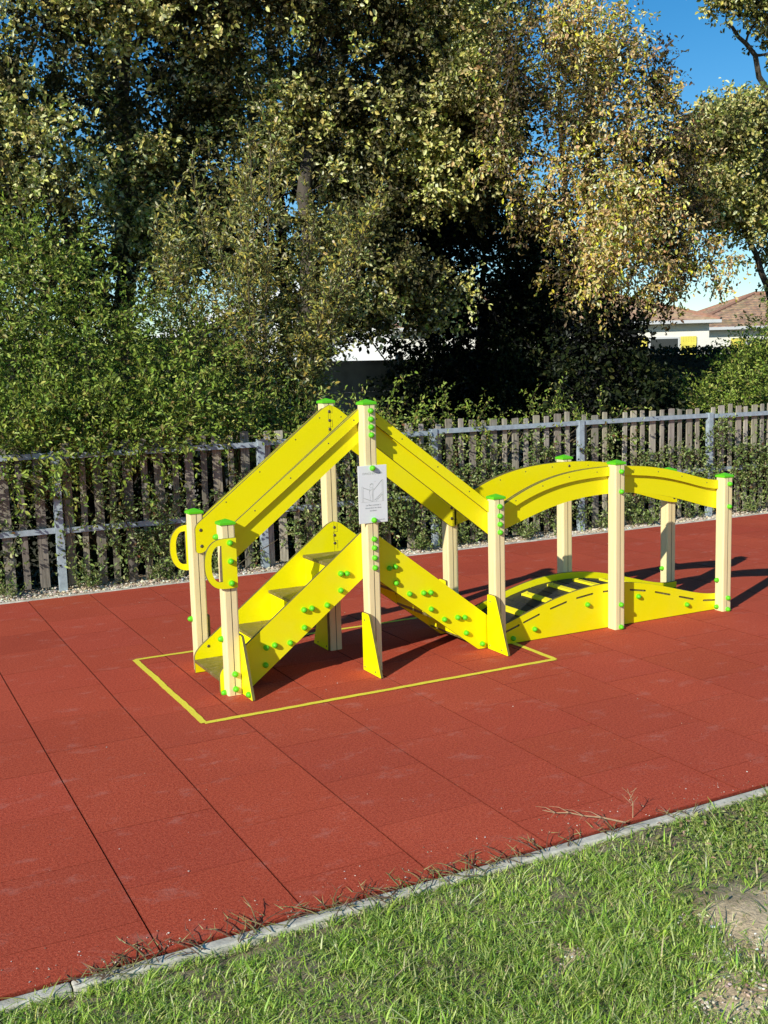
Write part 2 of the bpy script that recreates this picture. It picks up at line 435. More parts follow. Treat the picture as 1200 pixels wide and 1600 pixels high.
# feet gussets
def gusset(x0, near, zt=.352):
    poly = [(.068, .003), (.068, zt), (-.024, zt+.002), (-.160, .003)]
    poly = roundpoly(poly, [0, .012, .02, .006])
    if not near: poly = [(D+W-a, z) for a, z in poly][::-1]
    b_ = MB(); b_.prism(poly, [], YZ, x0, x0+.015); o = P(b_.build('foot_gusset', YEL, root, bevel=.001))
    for a, z in ((.035, .31), (.045, .025), (-.09, .025)):
        screw(o, (x0, a if near else D+W-a, z), FX, .006, .003, 'bolt')
    return o
gusset(X2-.0155, True); gusset(X3-.0155, True); g1 = gusset(X1+W+.0005, True, .335)
gusset(X2-.0155, False); gusset(X3-.0155, False); gusset(X1+W+.0005, False, .335)
knob(g1, (X1+W-.006, -.112, .030), FY)
# D-shaped hand grips
def grip(y0, near):
    def dee(xr, xm, xl, zc, hh, n=18, e_=2.3):
        pts = [(xr, zc-hh), (xr, zc+hh)]
        for k in range(n+1):
            q = math.pi/2+math.pi*k/n; c_, s_ = math.cos(q), math.sin(q)
            pts.append((xm-(xm-xl)*abs(c_)**(2/e_), zc+hh*math.copysign(abs(s_)**(2/e_), s_)))
        return pts
    out = dee(.395, .325, .214, .7465, .1375)
    hole = dee(.311, .298, .250, .748, .099)[::-1]
    b_ = MB(); b_.prism(out, [hole], XZ, y0, y0+T); o = P(b_.build('hand_grip', YEL, root, bevel=.0015))
    if near:
        for z in (.859, .757, .637): knob(o, (.359, y0, z), FY)
    return o
grip(-T-.0005, True); grip(D+W+.0005, False)
# arched bridge
def interp(tab, x):
    xs = [p[0] for p in tab]; zs = [p[1] for p in tab]
    # smooth (cosine-free) cubic through table with numpy
    k = np.polyfit(xs, zs, 6); return float(np.polyval(k, x))
RT = [(2.10, .862), (2.214, .922), (2.345, .985), (2.44, 1.020), (2.536, 1.045), (2.73, 1.079), (2.87, 1.089), (3.011, 1.093), (3.177, 1.089), (3.346, 1.072), (3.563, 1.034), (3.786, .976), (3.923, .944), (4.065, .938)]
RB = [(2.10, .722), (2.211, .752), (2.419, .817), (2.58, .860), (2.73, .891), (2.87, .905), (3.012, .911), (3.241, .900), (3.499, .863), (3.743, .801), (3.973, .736), (4.065, .724)]
ST = [(2.09, .108), (2.212, .136), (2.374, .190), (2.529, .236), (2.727, .279), (2.868, .297), (3.022, .303), (3.18, .295), (3.395, .258), (3.616, .199), (3.799, .148), (3.973, .124), (4.065, .121)]
def sm(tab):
    kx = np.polyfit([p[0]-3.07 for p in tab], [p[1] for p in tab], 6)
    return lambda x: float(np.polyval(kx, x-3.07))
rt_, rb_, st_ = sm(RT), sm(RB), sm(ST)
XA, XB = X3+.0445, X5+W-.006
def bridge_rail(near):
    xs = np.linspace(XA, XB, 40)
    poly = [(x, rb_(x)) for x in xs]+[(x, rt_(x)) for x in xs[::-1]]
    y0 = W+.0005 if near else D-T-.0005
    b_ = MB(); b_.prism(poly, [], XZ, y0, y0+T); o = P(b_.build('bridge_rail', YEL, root, bevel=.001))
    sy = (W-.021, W-.0003) if near else (D+.0003, D+.021)
    for a, c_ in ((X3+W+.001, X4-.001), (X4+W+.001, X5-.001)):
        xs = np.linspace(a, c_, 24); poly = [(x, rt_(x)-.062) for x in xs]+[(x, rt_(x)-.001) for x in xs[::-1]]
        b_ = MB(); b_.prism(poly, [], XZ, *sy); s2 = b_.build('rail_strip', YEL, o, bevel=.0012)
        for u in (.14, .38, .62, .88):
            x = a+(c_-a)*u; screw(s2, (x, W-.021 if near else y0, rt_(x)-.028), FY, .0045)
    if not near:
        screw(o, (X4+.04, y0, rt_(X4)-.03), FY, .010, .004, 'bolt')
        screw(o, (X5+.045, y0, rb_(X5)+.025), FY, .010, .004, 'bolt')
    else: pass
    return o
bn = bridge_rail(True); bf = bridge_rail(False)
jig(X3+.05, .735, .865, .05, D-T-.0007, bf)
SLOT = [(2.180, 2.306), (2.344, 2.465), (2.557, 2.682), (2.77, 2.898), (2.991, 3.115), (3.222, 3.351), (3.443, 3.572), (3.662, 3.788), (3.887, 4.010)]
def slot_poly(a, c_, r=.0062):
    za, zc = st_(a)-.045-.006, st_(c_)-.045-.006
    d = Vector((c_-a, zc-za)).normalized(); n_ = Vector((-d.y, d.x)); A = Vector((a, za)); B = Vector((c_, zc)); out = []
    for cen, s0 in ((B, -1), (A, 1)):
        for k in range(6):
            q = math.pi*k/5
            v = (n_*-math.cos(q)*1+d*math.sin(q)) if s0 == -1 else (n_*math.cos(q)-d*math.sin(q))
            out.append(tuple(cen+v*r))
    return out
def bridge_side(near):
    xs = np.linspace(2.10, XB, 44)
    poly = [(2.10, .004), (XB, .004)]+[(x, st_(x)) for x in xs[::-1]]
    y0 = W+.0005 if near else D-T-.0005
    b_ = MB(); b_.prism(poly, [slot_poly(*s)[::-1] for s in SLOT], XZ, y0, y0+T)
    o = P(b_.build('bridge_side', YEL, root, bevel=.001))
    if near:
        for a, z in ((2.257, .036), (2.426, .074), (2.853, .182), (3.287, .184), (3.726, .071)): knob(o, (a, y0, z), FY)
    return o
bridge_side(True); bridge_side(False)
for i, (a, c_) in enumerate(SLOT):
    xc = (a+c_)/2
    def dz(x): return st_(x)-.046
    b_ = MB(); x0, x1 = xc-.106, xc+.106
    if i == 0: x0, x1 = xc-.075, xc+.078
    prof = [(x, dz(x)) for x in np.linspace(x0+.003, x1-.003, 5)]
    b_.prism([(x, z-.016) for x, z in prof]+[(x, z) for x, z in prof[::-1]], [], XZ, yi0, yi1, 0, 0)
    ta, tc = a+.006, c_-.006     # tabs that fill the slots in the side panels
    for ya, yb in ((W+.006, yi0-.0002), (yi1+.0002, D-.006)):
        b_.prism([(ta, dz(ta)-.0105), (tc, dz(tc)-.0105), (tc, dz(tc)-.0005), (ta, dz(ta)-.0005)], [], XZ, ya, yb, 1, 1)
    P(b_.build('deck_board', [M['rubber_black'], M['tread']], root, bevel=.001))
    if i:
        x0, x1 = xc-.026, xc+.020; b_ = MB()
        b_.prism([(x0, dz(x0)+.0008), (x1, dz(x1)+.0008), (x1, dz(x1)+.014), (x0, dz(x0)+.014)], [], XZ, .135, .462, 0, 0)
        o = P(b_.build('grip_bar', M['yellow_bar'], root, bevel=.003))
        for y in (.17, .425): screw(o, (xc, y, dz(xc)+.0142), (0, 0, 1), .005, .002)
# instruction sign
b_ = MB(); b_.box((1.1495, -.0055, .887), (1.3345, -.0005, 1.222)); sign = P(b_.build('sign_panel', M['white'], root, bevel=.0015))
sign['label'] = 'white instruction sign with a line drawing of two stairs'
knob(sign, (1.2415, -.0055, 1.206), FY); knob(sign, (1.243, -.0055, .903), FY)
def text(s, x, z, size, mat, par, width=None, name='lettering', rot=0):
    cu = bpy.data.curves.new('t', 'FONT'); cu.body = s; cu.size = size; cu.align_x = 'CENTER'; cu.extrude = 0
    o = bpy.data.objects.new('t', cu); C.objects.link(o)
    me = bpy.data.meshes.new_from_object(o.evaluated_get(bpy.context.evaluated_depsgraph_get()))
    bpy.data.objects.remove(o)
    wd = max(v.co.x for v in me.vertices)-min(v.co.x for v in me.vertices)
    k = (width/wd) if width else 1
    for v in me.vertices: v.co = Vector((x+v.co.x*k, -.0060, z+v.co.y))
    me.materials.clear(); me.materials.append(mat)
    o = bpy.data.objects.new(name, me); C.objects.link(o); o.parent = par; return o
text('ESPACE ESCALIER', 1.242, 1.170, .0165, M['ink2'], sign, .128)
text('Le filet consiste à', 1.242, .988, .0125, M['ink'], sign, .094)
text('descendre les deux', 1.242, .972, .0125, M['ink'], sign, .104)
text('escaliers', 1.242, .956, .0125, M['ink'], sign, .046)
text('PLAYGO', 1.296, .901, .0085, M['ink'], sign, .036)
b_ = MB(); dr = MB()
def stroke(pts, w_=.0011, mi=0):
    for (xa, za), (xb, zb) in zip(pts[:-1], pts[1:]):
        d = Vector((xb-xa, zb-za)); n_ = Vector((-d.y, d.x)).normalized()*w_/2; e_ = d.normalized()*w_*.3
        stroke.i += 1; y = -.0060-(stroke.i % 5)*.00003
        dr.add([(xa-e_.x+n_.x, y, za-e_.y+n_.y), (xa-e_.x-n_.x, y, za-e_.y-n_.y), (xb+e_.x-n_.x, y, zb+e_.y-n_.y), (xb+e_.x+n_.x, y, zb+e_.y+n_.y)], [(0, 1, 2, 3)], mi)
stroke.i = 0
for x, zt in ((1.172, 1.102), (1.180, 1.100), (1.238, 1.090), (1.245, 1.090), (1.302, 1.136), (1.309, 1.136)):
    stroke([(x, 1.012), (x, zt)], .0012)
stroke([(1.172, 1.102), (1.180, 1.100)]); stroke([(1.302, 1.136), (1.309, 1.136)]); stroke([(1.238, 1.09), (1.245, 1.09)])
stroke([(1.181, 1.095), (1.226, 1.078)], .003); stroke([(1.247, 1.078), (1.300, 1.132)], .003)
stroke([(1.182, 1.035), (1.205, 1.026), (1.236, 1.014)], .0024); stroke([(1.25, 1.018), (1.302, 1.062)], .0014); stroke([(1.262, 1.014), (1.306, 1.052)], .0014)
for i in range(5):
    u = i/5; stroke([(1.252+.045*u, 1.022+.038*u), (1.266+.042*u, 1.020+.034*u)], .0018)
stroke([(1.164, 1.011), (1.312, 1.011)], .0009)
stroke([(1.222, 1.100), (1.226, 1.110), (1.236, 1.114), (1.244, 1.108), (1.243, 1.098), (1.234, 1.092), (1.224, 1.095), (1.222, 1.100)], .0013)
stroke([(1.224, 1.112), (1.234, 1.118), (1.246, 1.113)], .0022)
stroke([(1.224, 1.090), (1.218, 1.066), (1.224, 1.040), (1.222, 1.020)], .0013); stroke([(1.238, 1.086), (1.236, 1.05), (1.239, 1.018)], .0011)
stroke([(1.218, 1.070), (1.228, 1.080), (1.240, 1.082)], .0016); stroke([(1.25, 1.126), (1.262, 1.129)], .001)
dr.build('line_drawing', M['ink2'], sign)

# ------------------------------------------------------------------ ground, tiles, kerbs
def plane(name, x0, x1, y0, y1, z, mat, nx=1, ny=1, amp=0, seed=0, tonef=None):
    xs = np.linspace(x0, x1, nx+1); ys = np.linspace(y0, y1, ny+1); gx, gy = np.meshgrid(xs, ys)
    gz = np.full_like(gx, z)
    if amp:
        r = np.random.RandomState(seed)
        for k in range(26):
            f_ = r.uniform(1, 26); a = r.uniform(0, 6.28); ph = r.uniform(0, 6.28)
            gz += amp/ (1+.25*f_) * np.sin(f_*(gx*math.cos(a)+gy*math.sin(a))+ph)
    V = np.stack([gx, gy, gz], -1).reshape(-1, 3); idx = np.arange((nx+1)*(ny+1)).reshape(ny+1, nx+1)
    Fc = np.stack([idx[:-1, :-1], idx[:-1, 1:], idx[1:, 1:], idx[1:, :-1]], -1).reshape(-1, 4)
    tn = np.ones((len(Fc), 3)) if tonef is None else tonef(V[Fc].mean(1))
    o = np_mesh(name, V, Fc, mat, smooth=bool(amp), tone=tn); o['kind'] = 'structure'; return o
def bare(x, y):
    x = x+.035*np.sin(y*31+x*9)+.02*np.sin(y*67); y = y+.03*np.sin(x*27)+.018*np.sin(x*61+y*13)
    d1 = ((x-1.06)/.31)**2+((y+3.20)/.25)**2; d2 = ((x-.66)/.22)**2+((y+3.42)/.13)**2; d3 = ((x-.35)/.10)**2+((y+3.0)/.07)**2
    d4 = ((x-1.6)/.5)**2+((y+3.35)/.4)**2
    m_ = np.minimum(np.minimum(d1, d2), np.minimum(d3, d4)); return np.clip((1.35-m_)*.9, 0, 1)
KN, KF = -2.385, 3.315
plane('ground', -1500, 1500, -1500, 1500, -.09, M['ground'])
plane('garden_soil', -12, 22, KF+.03, 30, -.035, M['ground'], 60, 60, .01, 3)
soil = plane('lawn_soil', -2, 3, -4.6, KN-.047, -.030, M['soil'], 260, 120, .008, 5, lambda q: (.36+.64*bare(q[:, 0], q[:, 1]))[:, None]*np.array([[1, 1, 1]])+np.array([[0, .02, 0]])*(1-bare(q[:, 0], q[:, 1]))[:, None])
plane('outer_lawn_soil', -9, 13, -9, KN-.055, -.052, M['soil'], 60, 30, .004, 5, lambda q: np.full((len(q), 3), .3))
plane('tile_bed', -9, 13, KN, KF, -.012, M['tile_base'])
SA, DS, DJ = -.722, .488, .512
xs_line = [SA+.0, SA+DS, SA+2*DS]
V = []; Fq = []; tone = []; nb = 0
r = np.random.RandomState(4)
for ci in range(-16, 27):
    xa, xb = SA+ci*DS, SA+(ci+1)*DS
    j0 = -.898 if ci % 2 == 0 else -1.135
    k = int(math.floor((KN-j0)/DJ))
    y = j0+k*DJ
    while y < KF:
        ya, yb = max(y, KN+.004), min(y+DJ, KF-.002); y += DJ
        if yb-ya < .02: continue
        gx, gy = .0021, .0011
        a0, a1, b0, b1 = xa+gx, xb-gx, ya+gy, yb-gy
        cx, cy = (a0+a1)/2, (b0+b1)/2
        tx, ty, tz = r.normal(0, .0008), r.normal(0, .0007), r.normal(0, .0003)
        ch = .0022
        def hz(x_, y_): return tz+tx*(x_-cx)+ty*(y_-cy)
        base = len(V)
        ring0 = [(a0, b0), (a1, b0), (a1, b1), (a0, b1)]; ring1 = [(a0+ch, b0+ch*.5), (a1-ch, b0+ch*.5), (a1-ch, b1-ch*.5), (a0+ch, b1-ch*.5)]
        V += [(p[0], p[1], -.012) for p in ring0]+[(p[0], p[1], hz(*p)-.0028) for p in ring0]+[(p[0], p[1], hz(*p)) for p in ring1]
        tn = 1+r.normal(0, .035); tc = (tn, tn*(1+r.normal(0, .02)), tn*(1+r.normal(0, .02)))
        for i in range(4):
            j = (i+1) % 4
            Fq.append((base+i, base+j, base+j+4, base+i+4)); tone.append([.5*c_ for c_ in tc])
            Fq.append((base+i+4, base+j+4, base+j+8, base+i+8)); tone.append([(.42 if i % 2 else .55)*c_ for c_ in tc])
        Fq.append((base+8, base+9, base+10, base+11)); tone.append(tc)
floor = np_mesh('rubber_tile_floor', np.array(V), np.array(Fq), M['tile'], tone=np.array(tone)); floor['kind'] = 'structure'
# painted rectangle: hand-painted edge, 35 mm wide, follows the granulate
def line_strip(pts, wd, name, z=.0032):
    b_ = MB(); rr = np.random.RandomState(9); n = len(pts)
    for i in range(n):
        A = Vector(pts[i]); B = Vector(pts[(i+1) % n]); d = (B-A).normalized(); nn = Vector((-d.y, d.x))
        seg = int((B-A).length/.02); L = []; R_ = []
        for k in range(seg+1):
            u = k/seg; c_ = A.lerp(B, u)
            wob = .0022*math.sin(k*.21+i)+.0012*math.sin(k*.9+i*2)
            e0 = wd/2+wob+rr.normal(0, .0006); e1 = wd/2-wob*.5+rr.normal(0, .0006)
            L.append(c_+nn*e0+d*((-wd/2) if k == 0 else (wd/2 if k == seg else 0))*0); R_.append(c_-nn*e1)
        vs = [(p.x, p.y, z) for p in L]+[(p.x, p.y, z) for p in R_]; m_ = seg+1
        if i % 2: vs = [(x_, y_, z+.0006) for x_, y_, _ in vs]
        b_.add(vs, [(k, k+m_, k+m_+1, k+1) for k in range(seg)])
    o = b_.build(name, M['paint']); o['kind'] = 'structure'; return o
h = .0
yl = line_strip([(.062, -.365), (2.262, -.365), (2.262, 1.045), (.062, 1.045)], .036, 'painted_line')
def kerb(name, y0, y1, z0, z1, seglen=1.0):
    b_ = MB(); x = -9; rr = np.random.RandomState(3)
    while x < 13:
        dz_ = rr.normal(0, .0015); b_.box((x+.002, y0, z0), (x+seglen-.002, y1, z1+dz_)); x += seglen
    o = b_.build(name, M['concrete'], bevel=.006); o['kind'] = 'structure'; return o
kerb('near_kerb', KN-.046, KN-.002, -.2, -.006); kerb('far_kerb', KF+.001, KF+.045, -.2, .006)

# ------------------------------------------------------------------ vegetation helpers
def norm(a): return a/np.maximum(np.linalg.norm(a, axis=-1, keepdims=True), 1e-9)
def leaf_mesh(name, Pb, Dr, Nr, L, Wd, col, parent, mat=None, fold=.25, curl=.12):
    n = len(Pb); Dr = norm(Dr); Sd = norm(np.cross(Dr, Nr)); Nr = np.cross(Sd, Dr)
    L = np.asarray(L).reshape(-1, 1)*np.ones((n, 1)); Wd = np.asarray(Wd).reshape(-1, 1)*np.ones((n, 1))
    def pt(u, s, lift): return Pb+Dr*L*u+Sd*Wd*s+Nr*(Wd*lift)-Nr*L*curl*u*u
    V = np.stack([pt(0, 0, 0), pt(.38, .42, fold), pt(.74, .40, fold), pt(1, 0, 0), pt(.74, -.40, fold), pt(.38, -.42, fold)], 1).reshape(-1, 3)
    i = np.arange(n)[:, None]*6
    Fc = np.concatenate([i+np.array([[0, 1, 2, 3]]), i+np.array([[0, 3, 4, 5]])], 1).reshape(-1, 4)
    tn = np.repeat(col, 2, axis=0)
    return np_mesh(name, V, Fc, mat or M['leaf'], parent, tn)
def palette(n, cols, wts, r, clump=None, cv=.15):
    cols = np.array(cols, float); k = r.choice(len(cols), n, p=np.array(wts)/sum(wts)); c = cols[k]
    c = c*(1+r.normal(0, cv, (n, 1))); c = c*(1+r.normal(0, .06, (n, 3)))
    return np.clip(c, .005, .95)
def tree(name, label, group, base, trunks, blobs, lpc, csz, leafL, cols, wts, seed, droop=0., upb=.35, anis=(1, 1, 1), cv=.18, dark=.45, leafr=.62, shell=2.2, tipc=None, cat='tree'):
    """trunks: list of polylines [(x,y,z,r),...] in world space; blobs: (cx,cy,cz,rx,ry,rz,nclusters)."""
    r = np.random.RandomState(seed); rt0 = empty(name, base); tag(rt0, label, cat, group)
    off = np.array(base); wood = MB(); nodes = []
    for tr in trunks:
        pts = []
        for (a, b__) in zip(tr[:-1], tr[1:]):
            for u in np.linspace(0, 1, 5)[:-1]: pts.append([a[q]*(1-u)+b__[q]*u for q in range(4)])
        pts.append(list(tr[-1])); pts = np.array(pts); pts[1:, :3] += r.normal(0, .025, (len(pts)-1, 3))
        wood.tube(pts[:, :3]-off, list(pts[:, 3]), 8); nodes += [(*p[:3], p[3]) for p in pts]
    nodes = np.array(nodes); cents = []; bid = []
    for bi, (cx, cy, cz, rx, ry, rz, nc) in enumerate(blobs):
        c = np.array([cx, cy, cz])
        low = nodes[nodes[:, 2] < cz+.3]; src = low if len(low) else nodes
        s = src[np.argmin(np.linalg.norm(src[:, :3]-c, axis=1)+.25*abs(src[:, 2]-cz+.8))]
        mid = (s[:3]+c)/2+np.array([0, 0, -.12*np.linalg.norm(c-s[:3])])+r.normal(0, .08, 3)
        rad = min(s[3]*.6, .06)
        lp = [s[:3]*(1-u)**2+2*u*(1-u)*mid+c*u*u for u in np.linspace(0, 1, 8)]
        wood.tube(np.array(lp)-off, list(np.linspace(rad, .012, 8)), 6)
        nodes = np.vstack([nodes, [(*p, q) for p, q in zip(lp[1:], np.linspace(rad, .012, 8)[1:])]])
        d = norm(r.normal(0, 1, (nc, 3))); rad_ = r.uniform(0, 1, (nc, 1))**(1/shell)
        cc = c+d*rad_*np.array([rx, ry, rz])*(1+.18*np.sin(d[:, :1]*7+bi)+.12*np.sin(d[:, 2:3]*11+bi*2))
        cents.append(cc)
        for q in cc[::2]:
            dd = np.linalg.norm(nodes[:, :3]-q, axis=1); s2 = nodes[np.argmin(dd)]
            md = (s2[:3]+q)/2+r.normal(0, .05, 3)
            wood.tube(np.array([s2[:3], md, q])-off, [min(.012, s2[3]), .007, .003], 4)
    o = wood.build('trunk', M['bark'], rt0, smooth=True)
    cents = np.vstack(cents); nC = len(cents)
    # each cluster is a spray: twigs radiating from the cluster centre with leaves along them
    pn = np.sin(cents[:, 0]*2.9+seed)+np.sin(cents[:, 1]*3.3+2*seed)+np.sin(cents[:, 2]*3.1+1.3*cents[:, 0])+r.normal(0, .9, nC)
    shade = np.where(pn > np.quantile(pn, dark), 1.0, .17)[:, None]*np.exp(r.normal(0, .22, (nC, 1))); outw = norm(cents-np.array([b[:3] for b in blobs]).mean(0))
    tw = max(3, int(lpc/7)); Pb = []; Dr = []; cl = []
    for k in range(tw):
        td = norm(outw*.6+r.normal(0, .8, (nC, 3))+np.array([0, 0, upb-droop*1.2])); tl = csz*r.uniform(.4, 1.35, (nC, 1))
        for j in range(7):
            u = .45+.55*(j+.5)/7 if j else .2
            p = cents+td*tl*u*np.array(anis)+np.array([0, 0, -1])*droop*tl*u*u*.5+r.normal(0, csz*.07, (nC, 3))
            ld = norm(td*.55+r.normal(0, .85, (nC, 3))+np.array([0, 0, -.15-droop]))
            Pb.append(p); Dr.append(ld); cl.append(np.arange(nC))
    Pb = np.vstack(Pb); Dr = np.vstack(Dr); cl = np.concatenate(cl); n = len(Pb)
    Nr = norm(r.normal(0, .65, (n, 3))+np.array([-.45, -.45, .5]))
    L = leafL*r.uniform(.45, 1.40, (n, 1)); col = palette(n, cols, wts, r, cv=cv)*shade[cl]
    leaf_mesh('crown', Pb-off, Dr, Nr, L, L*leafr, np.clip(col, .004, .9), rt0)
    return rt0
def shoots(name, label, group, base, starts, dirs, lens, step, leafL, cols, wts, seed, grav=.0, cat='bush', side=0.5, leafr=.5, wob=.25, stems=None, rad=.004, every=1):
    """many leafy shoots: polyline with alternate leaves."""
    r = np.random.RandomState(seed); rt0 = empty(name, base); tag(rt0, label, cat, group); off = np.array(base)
    wood = MB(); Pb = []; Dr = []; ax_ = []
    if stems:
        for s in stems: wood.tube(np.array([q[:3] for q in s])-off, [q[3] for q in s], 6)
    for i, (s, d, l) in enumerate(zip(starts, dirs, lens)):
        n = max(3, int(l/step)); p = np.array(s, float); d = np.array(d, float); d /= np.linalg.norm(d); pts = [p.copy()]; bend = r.normal(0, wob, 3)
        for k in range(n):
            d = d+bend*step/l*1.5+r.normal(0, wob*.35, 3)+np.array([0, 0, -grav])*step/l*2; d /= np.linalg.norm(d)
            p = p+d*step; pts.append(p.copy()); Pb.append(p.copy()); Dr.append(d.copy())
        if i % every == 0: wood.tube(np.array(pts[::2] if len(pts) > 6 else pts)-off, list(np.linspace(rad, rad*.35, len(pts[::2] if len(pts) > 6 else pts))), 4)
    wood.build('stem', M['stem'], rt0, smooth=True)
    Pb = np.array(Pb); Dr = np.array(Dr); rep = 2
    Pb = np.repeat(Pb, rep, 0); Dr = np.repeat(Dr, rep, 0); n = len(Pb)
    Pb += r.normal(0, step*.35, (n, 3))
    ld = norm(Dr*.75+norm(r.normal(0, 1, (n, 3)))*side*1.6); Nr = norm(r.normal(0, .6, (n, 3))+np.array([-.2, -.3, .75]))
    L = leafL*r.uniform(.55, 1.25, (n, 1)); col = palette(n, cols, wts, r)
    tip = norm(Dr)[:, 2:3]
    leaf_mesh('foliage', Pb-off, ld, Nr, L, L*leafr, col, rt0)
    return rt0
def vec(r, n, mean, sd): return np.array(mean)+r.normal(0, 1, (n, 3))*np.array(sd)

OAK = [(.80, .70, .26), (.58, .55, .14), (.26, .29, .06), (.92, .82, .38), (.10, .13, .025)]
DARK = [(.014, .022, .006), (.028, .04, .010), (.08, .085, .022)]  # near-black leaf greens with deep tree shade put into the colour
# big oak on the left
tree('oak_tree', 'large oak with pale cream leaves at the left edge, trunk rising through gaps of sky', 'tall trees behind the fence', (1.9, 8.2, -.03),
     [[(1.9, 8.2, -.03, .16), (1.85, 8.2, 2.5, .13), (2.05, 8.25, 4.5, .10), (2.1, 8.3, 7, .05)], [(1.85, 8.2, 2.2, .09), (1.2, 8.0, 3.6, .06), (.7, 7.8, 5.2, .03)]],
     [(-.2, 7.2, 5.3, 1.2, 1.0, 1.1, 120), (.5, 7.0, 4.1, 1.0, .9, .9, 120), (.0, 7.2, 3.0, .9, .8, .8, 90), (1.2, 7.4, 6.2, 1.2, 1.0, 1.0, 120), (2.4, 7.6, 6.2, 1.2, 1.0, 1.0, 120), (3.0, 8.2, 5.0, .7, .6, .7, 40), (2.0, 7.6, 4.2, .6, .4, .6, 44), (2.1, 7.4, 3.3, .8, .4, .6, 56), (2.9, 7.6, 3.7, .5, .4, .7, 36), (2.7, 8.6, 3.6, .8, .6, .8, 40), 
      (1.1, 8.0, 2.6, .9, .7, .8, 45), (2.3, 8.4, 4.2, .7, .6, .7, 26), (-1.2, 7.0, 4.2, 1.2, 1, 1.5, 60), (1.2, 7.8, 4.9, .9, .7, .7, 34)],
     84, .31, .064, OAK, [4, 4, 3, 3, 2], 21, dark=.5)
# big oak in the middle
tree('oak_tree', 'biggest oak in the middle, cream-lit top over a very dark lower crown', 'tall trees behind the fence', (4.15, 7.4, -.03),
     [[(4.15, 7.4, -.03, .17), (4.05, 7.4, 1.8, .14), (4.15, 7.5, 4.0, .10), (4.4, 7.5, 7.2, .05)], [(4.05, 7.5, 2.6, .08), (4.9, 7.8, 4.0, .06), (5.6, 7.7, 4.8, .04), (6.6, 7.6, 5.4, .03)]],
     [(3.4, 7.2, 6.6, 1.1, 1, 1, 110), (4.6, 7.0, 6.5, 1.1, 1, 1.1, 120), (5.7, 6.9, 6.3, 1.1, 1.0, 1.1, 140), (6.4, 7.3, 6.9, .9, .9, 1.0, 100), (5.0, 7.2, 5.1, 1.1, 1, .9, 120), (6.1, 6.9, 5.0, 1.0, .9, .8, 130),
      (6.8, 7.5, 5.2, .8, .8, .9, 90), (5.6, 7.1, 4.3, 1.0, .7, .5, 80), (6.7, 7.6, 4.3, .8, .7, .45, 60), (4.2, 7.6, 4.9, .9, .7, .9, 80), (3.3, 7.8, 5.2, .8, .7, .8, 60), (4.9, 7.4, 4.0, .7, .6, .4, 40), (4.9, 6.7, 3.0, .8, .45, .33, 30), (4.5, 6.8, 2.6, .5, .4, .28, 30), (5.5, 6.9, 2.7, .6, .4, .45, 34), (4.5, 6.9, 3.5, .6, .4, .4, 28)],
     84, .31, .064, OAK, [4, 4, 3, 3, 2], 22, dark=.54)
# dense trees under and behind the oak; leaf colour darkened to imitate deep shade
tree('holly_tree', 'dense evergreen under the middle oak, almost black with shade painted into its leaves', 'dark evergreens behind the fence', (7.6, 8.8, -.03),
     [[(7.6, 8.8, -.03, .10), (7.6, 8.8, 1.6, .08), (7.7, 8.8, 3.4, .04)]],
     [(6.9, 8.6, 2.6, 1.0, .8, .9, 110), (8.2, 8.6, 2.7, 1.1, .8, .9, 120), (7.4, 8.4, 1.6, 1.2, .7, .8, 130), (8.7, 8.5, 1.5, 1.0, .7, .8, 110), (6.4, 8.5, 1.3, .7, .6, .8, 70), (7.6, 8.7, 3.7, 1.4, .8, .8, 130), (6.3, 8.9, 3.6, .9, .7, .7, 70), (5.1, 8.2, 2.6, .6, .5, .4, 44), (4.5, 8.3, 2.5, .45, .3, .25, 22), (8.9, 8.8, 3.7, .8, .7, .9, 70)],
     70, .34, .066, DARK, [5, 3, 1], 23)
tree('holly_tree', 'evergreen beside the clipped hedge, shade painted into its dark leaves', 'dark evergreens behind the fence', (9.9, 9.4, -.03),
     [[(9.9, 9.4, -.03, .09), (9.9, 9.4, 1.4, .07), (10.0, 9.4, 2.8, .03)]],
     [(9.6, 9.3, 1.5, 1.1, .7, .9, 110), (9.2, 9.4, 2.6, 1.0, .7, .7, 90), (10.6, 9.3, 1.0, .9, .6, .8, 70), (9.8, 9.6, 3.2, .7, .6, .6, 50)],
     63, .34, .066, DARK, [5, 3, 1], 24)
tree('lime_tree', 'backing tree with shadow put into its leaf colour, filling the gap behind the tall shrub and the middle oak', 'tall trees behind the fence', (4.9, 10.2, -.03),
     [[(4.9, 10.2, -.03, .12), (4.9, 10.2, 3, .10), (4.8, 10.2, 7.5, .05)]],
     [(4.0, 10.2, 4.6, 1.2, .8, 1.0, 60), (5.4, 10.2, 5.4, 1.3, .8, 1.2, 80), (6.8, 10.4, 5.2, 1.3, .8, 1.1, 80), (3.6, 10.2, 6.4, 1.2, .8, .9, 60), (5.4, 10.2, 7.2, 1.4, .8, 1.0, 80), (7.6, 10.4, 7.0, 1.6, .8, 1.2, 80), (7.8, 10.6, 4.4, 1.2, .8, .9, 90), (4.6, 10.2, 3.7, .8, .6, .5, 40), (2.6, 10.4, 5.4, .8, .8, .8, 50), (2.2, 10.4, 7.2, 1.2, .8, 1.0, 70), (.6, 10.4, 5.4, .9, .6, .8, 40), (3.3, 10.4, 4.2, .9, .6, .8, 46), (1.6, 10.6, 3.6, 1.0, .6, .8, 50), (6.2, 10.4, 3.9, .8, .6, .5, 36)],
     56, .40, .09, [(.05, .06, .02), (.10, .11, .035), (.22, .21, .08)], [5, 4, 1.5], 27)  # dark backing palette, shadow is in the leaf colour
MAP = [(.92, .60, .29), (.84, .56, .20), (.68, .57, .12), (.86, .74, .07), (.22, .28, .05), (.95, .71, .37)]
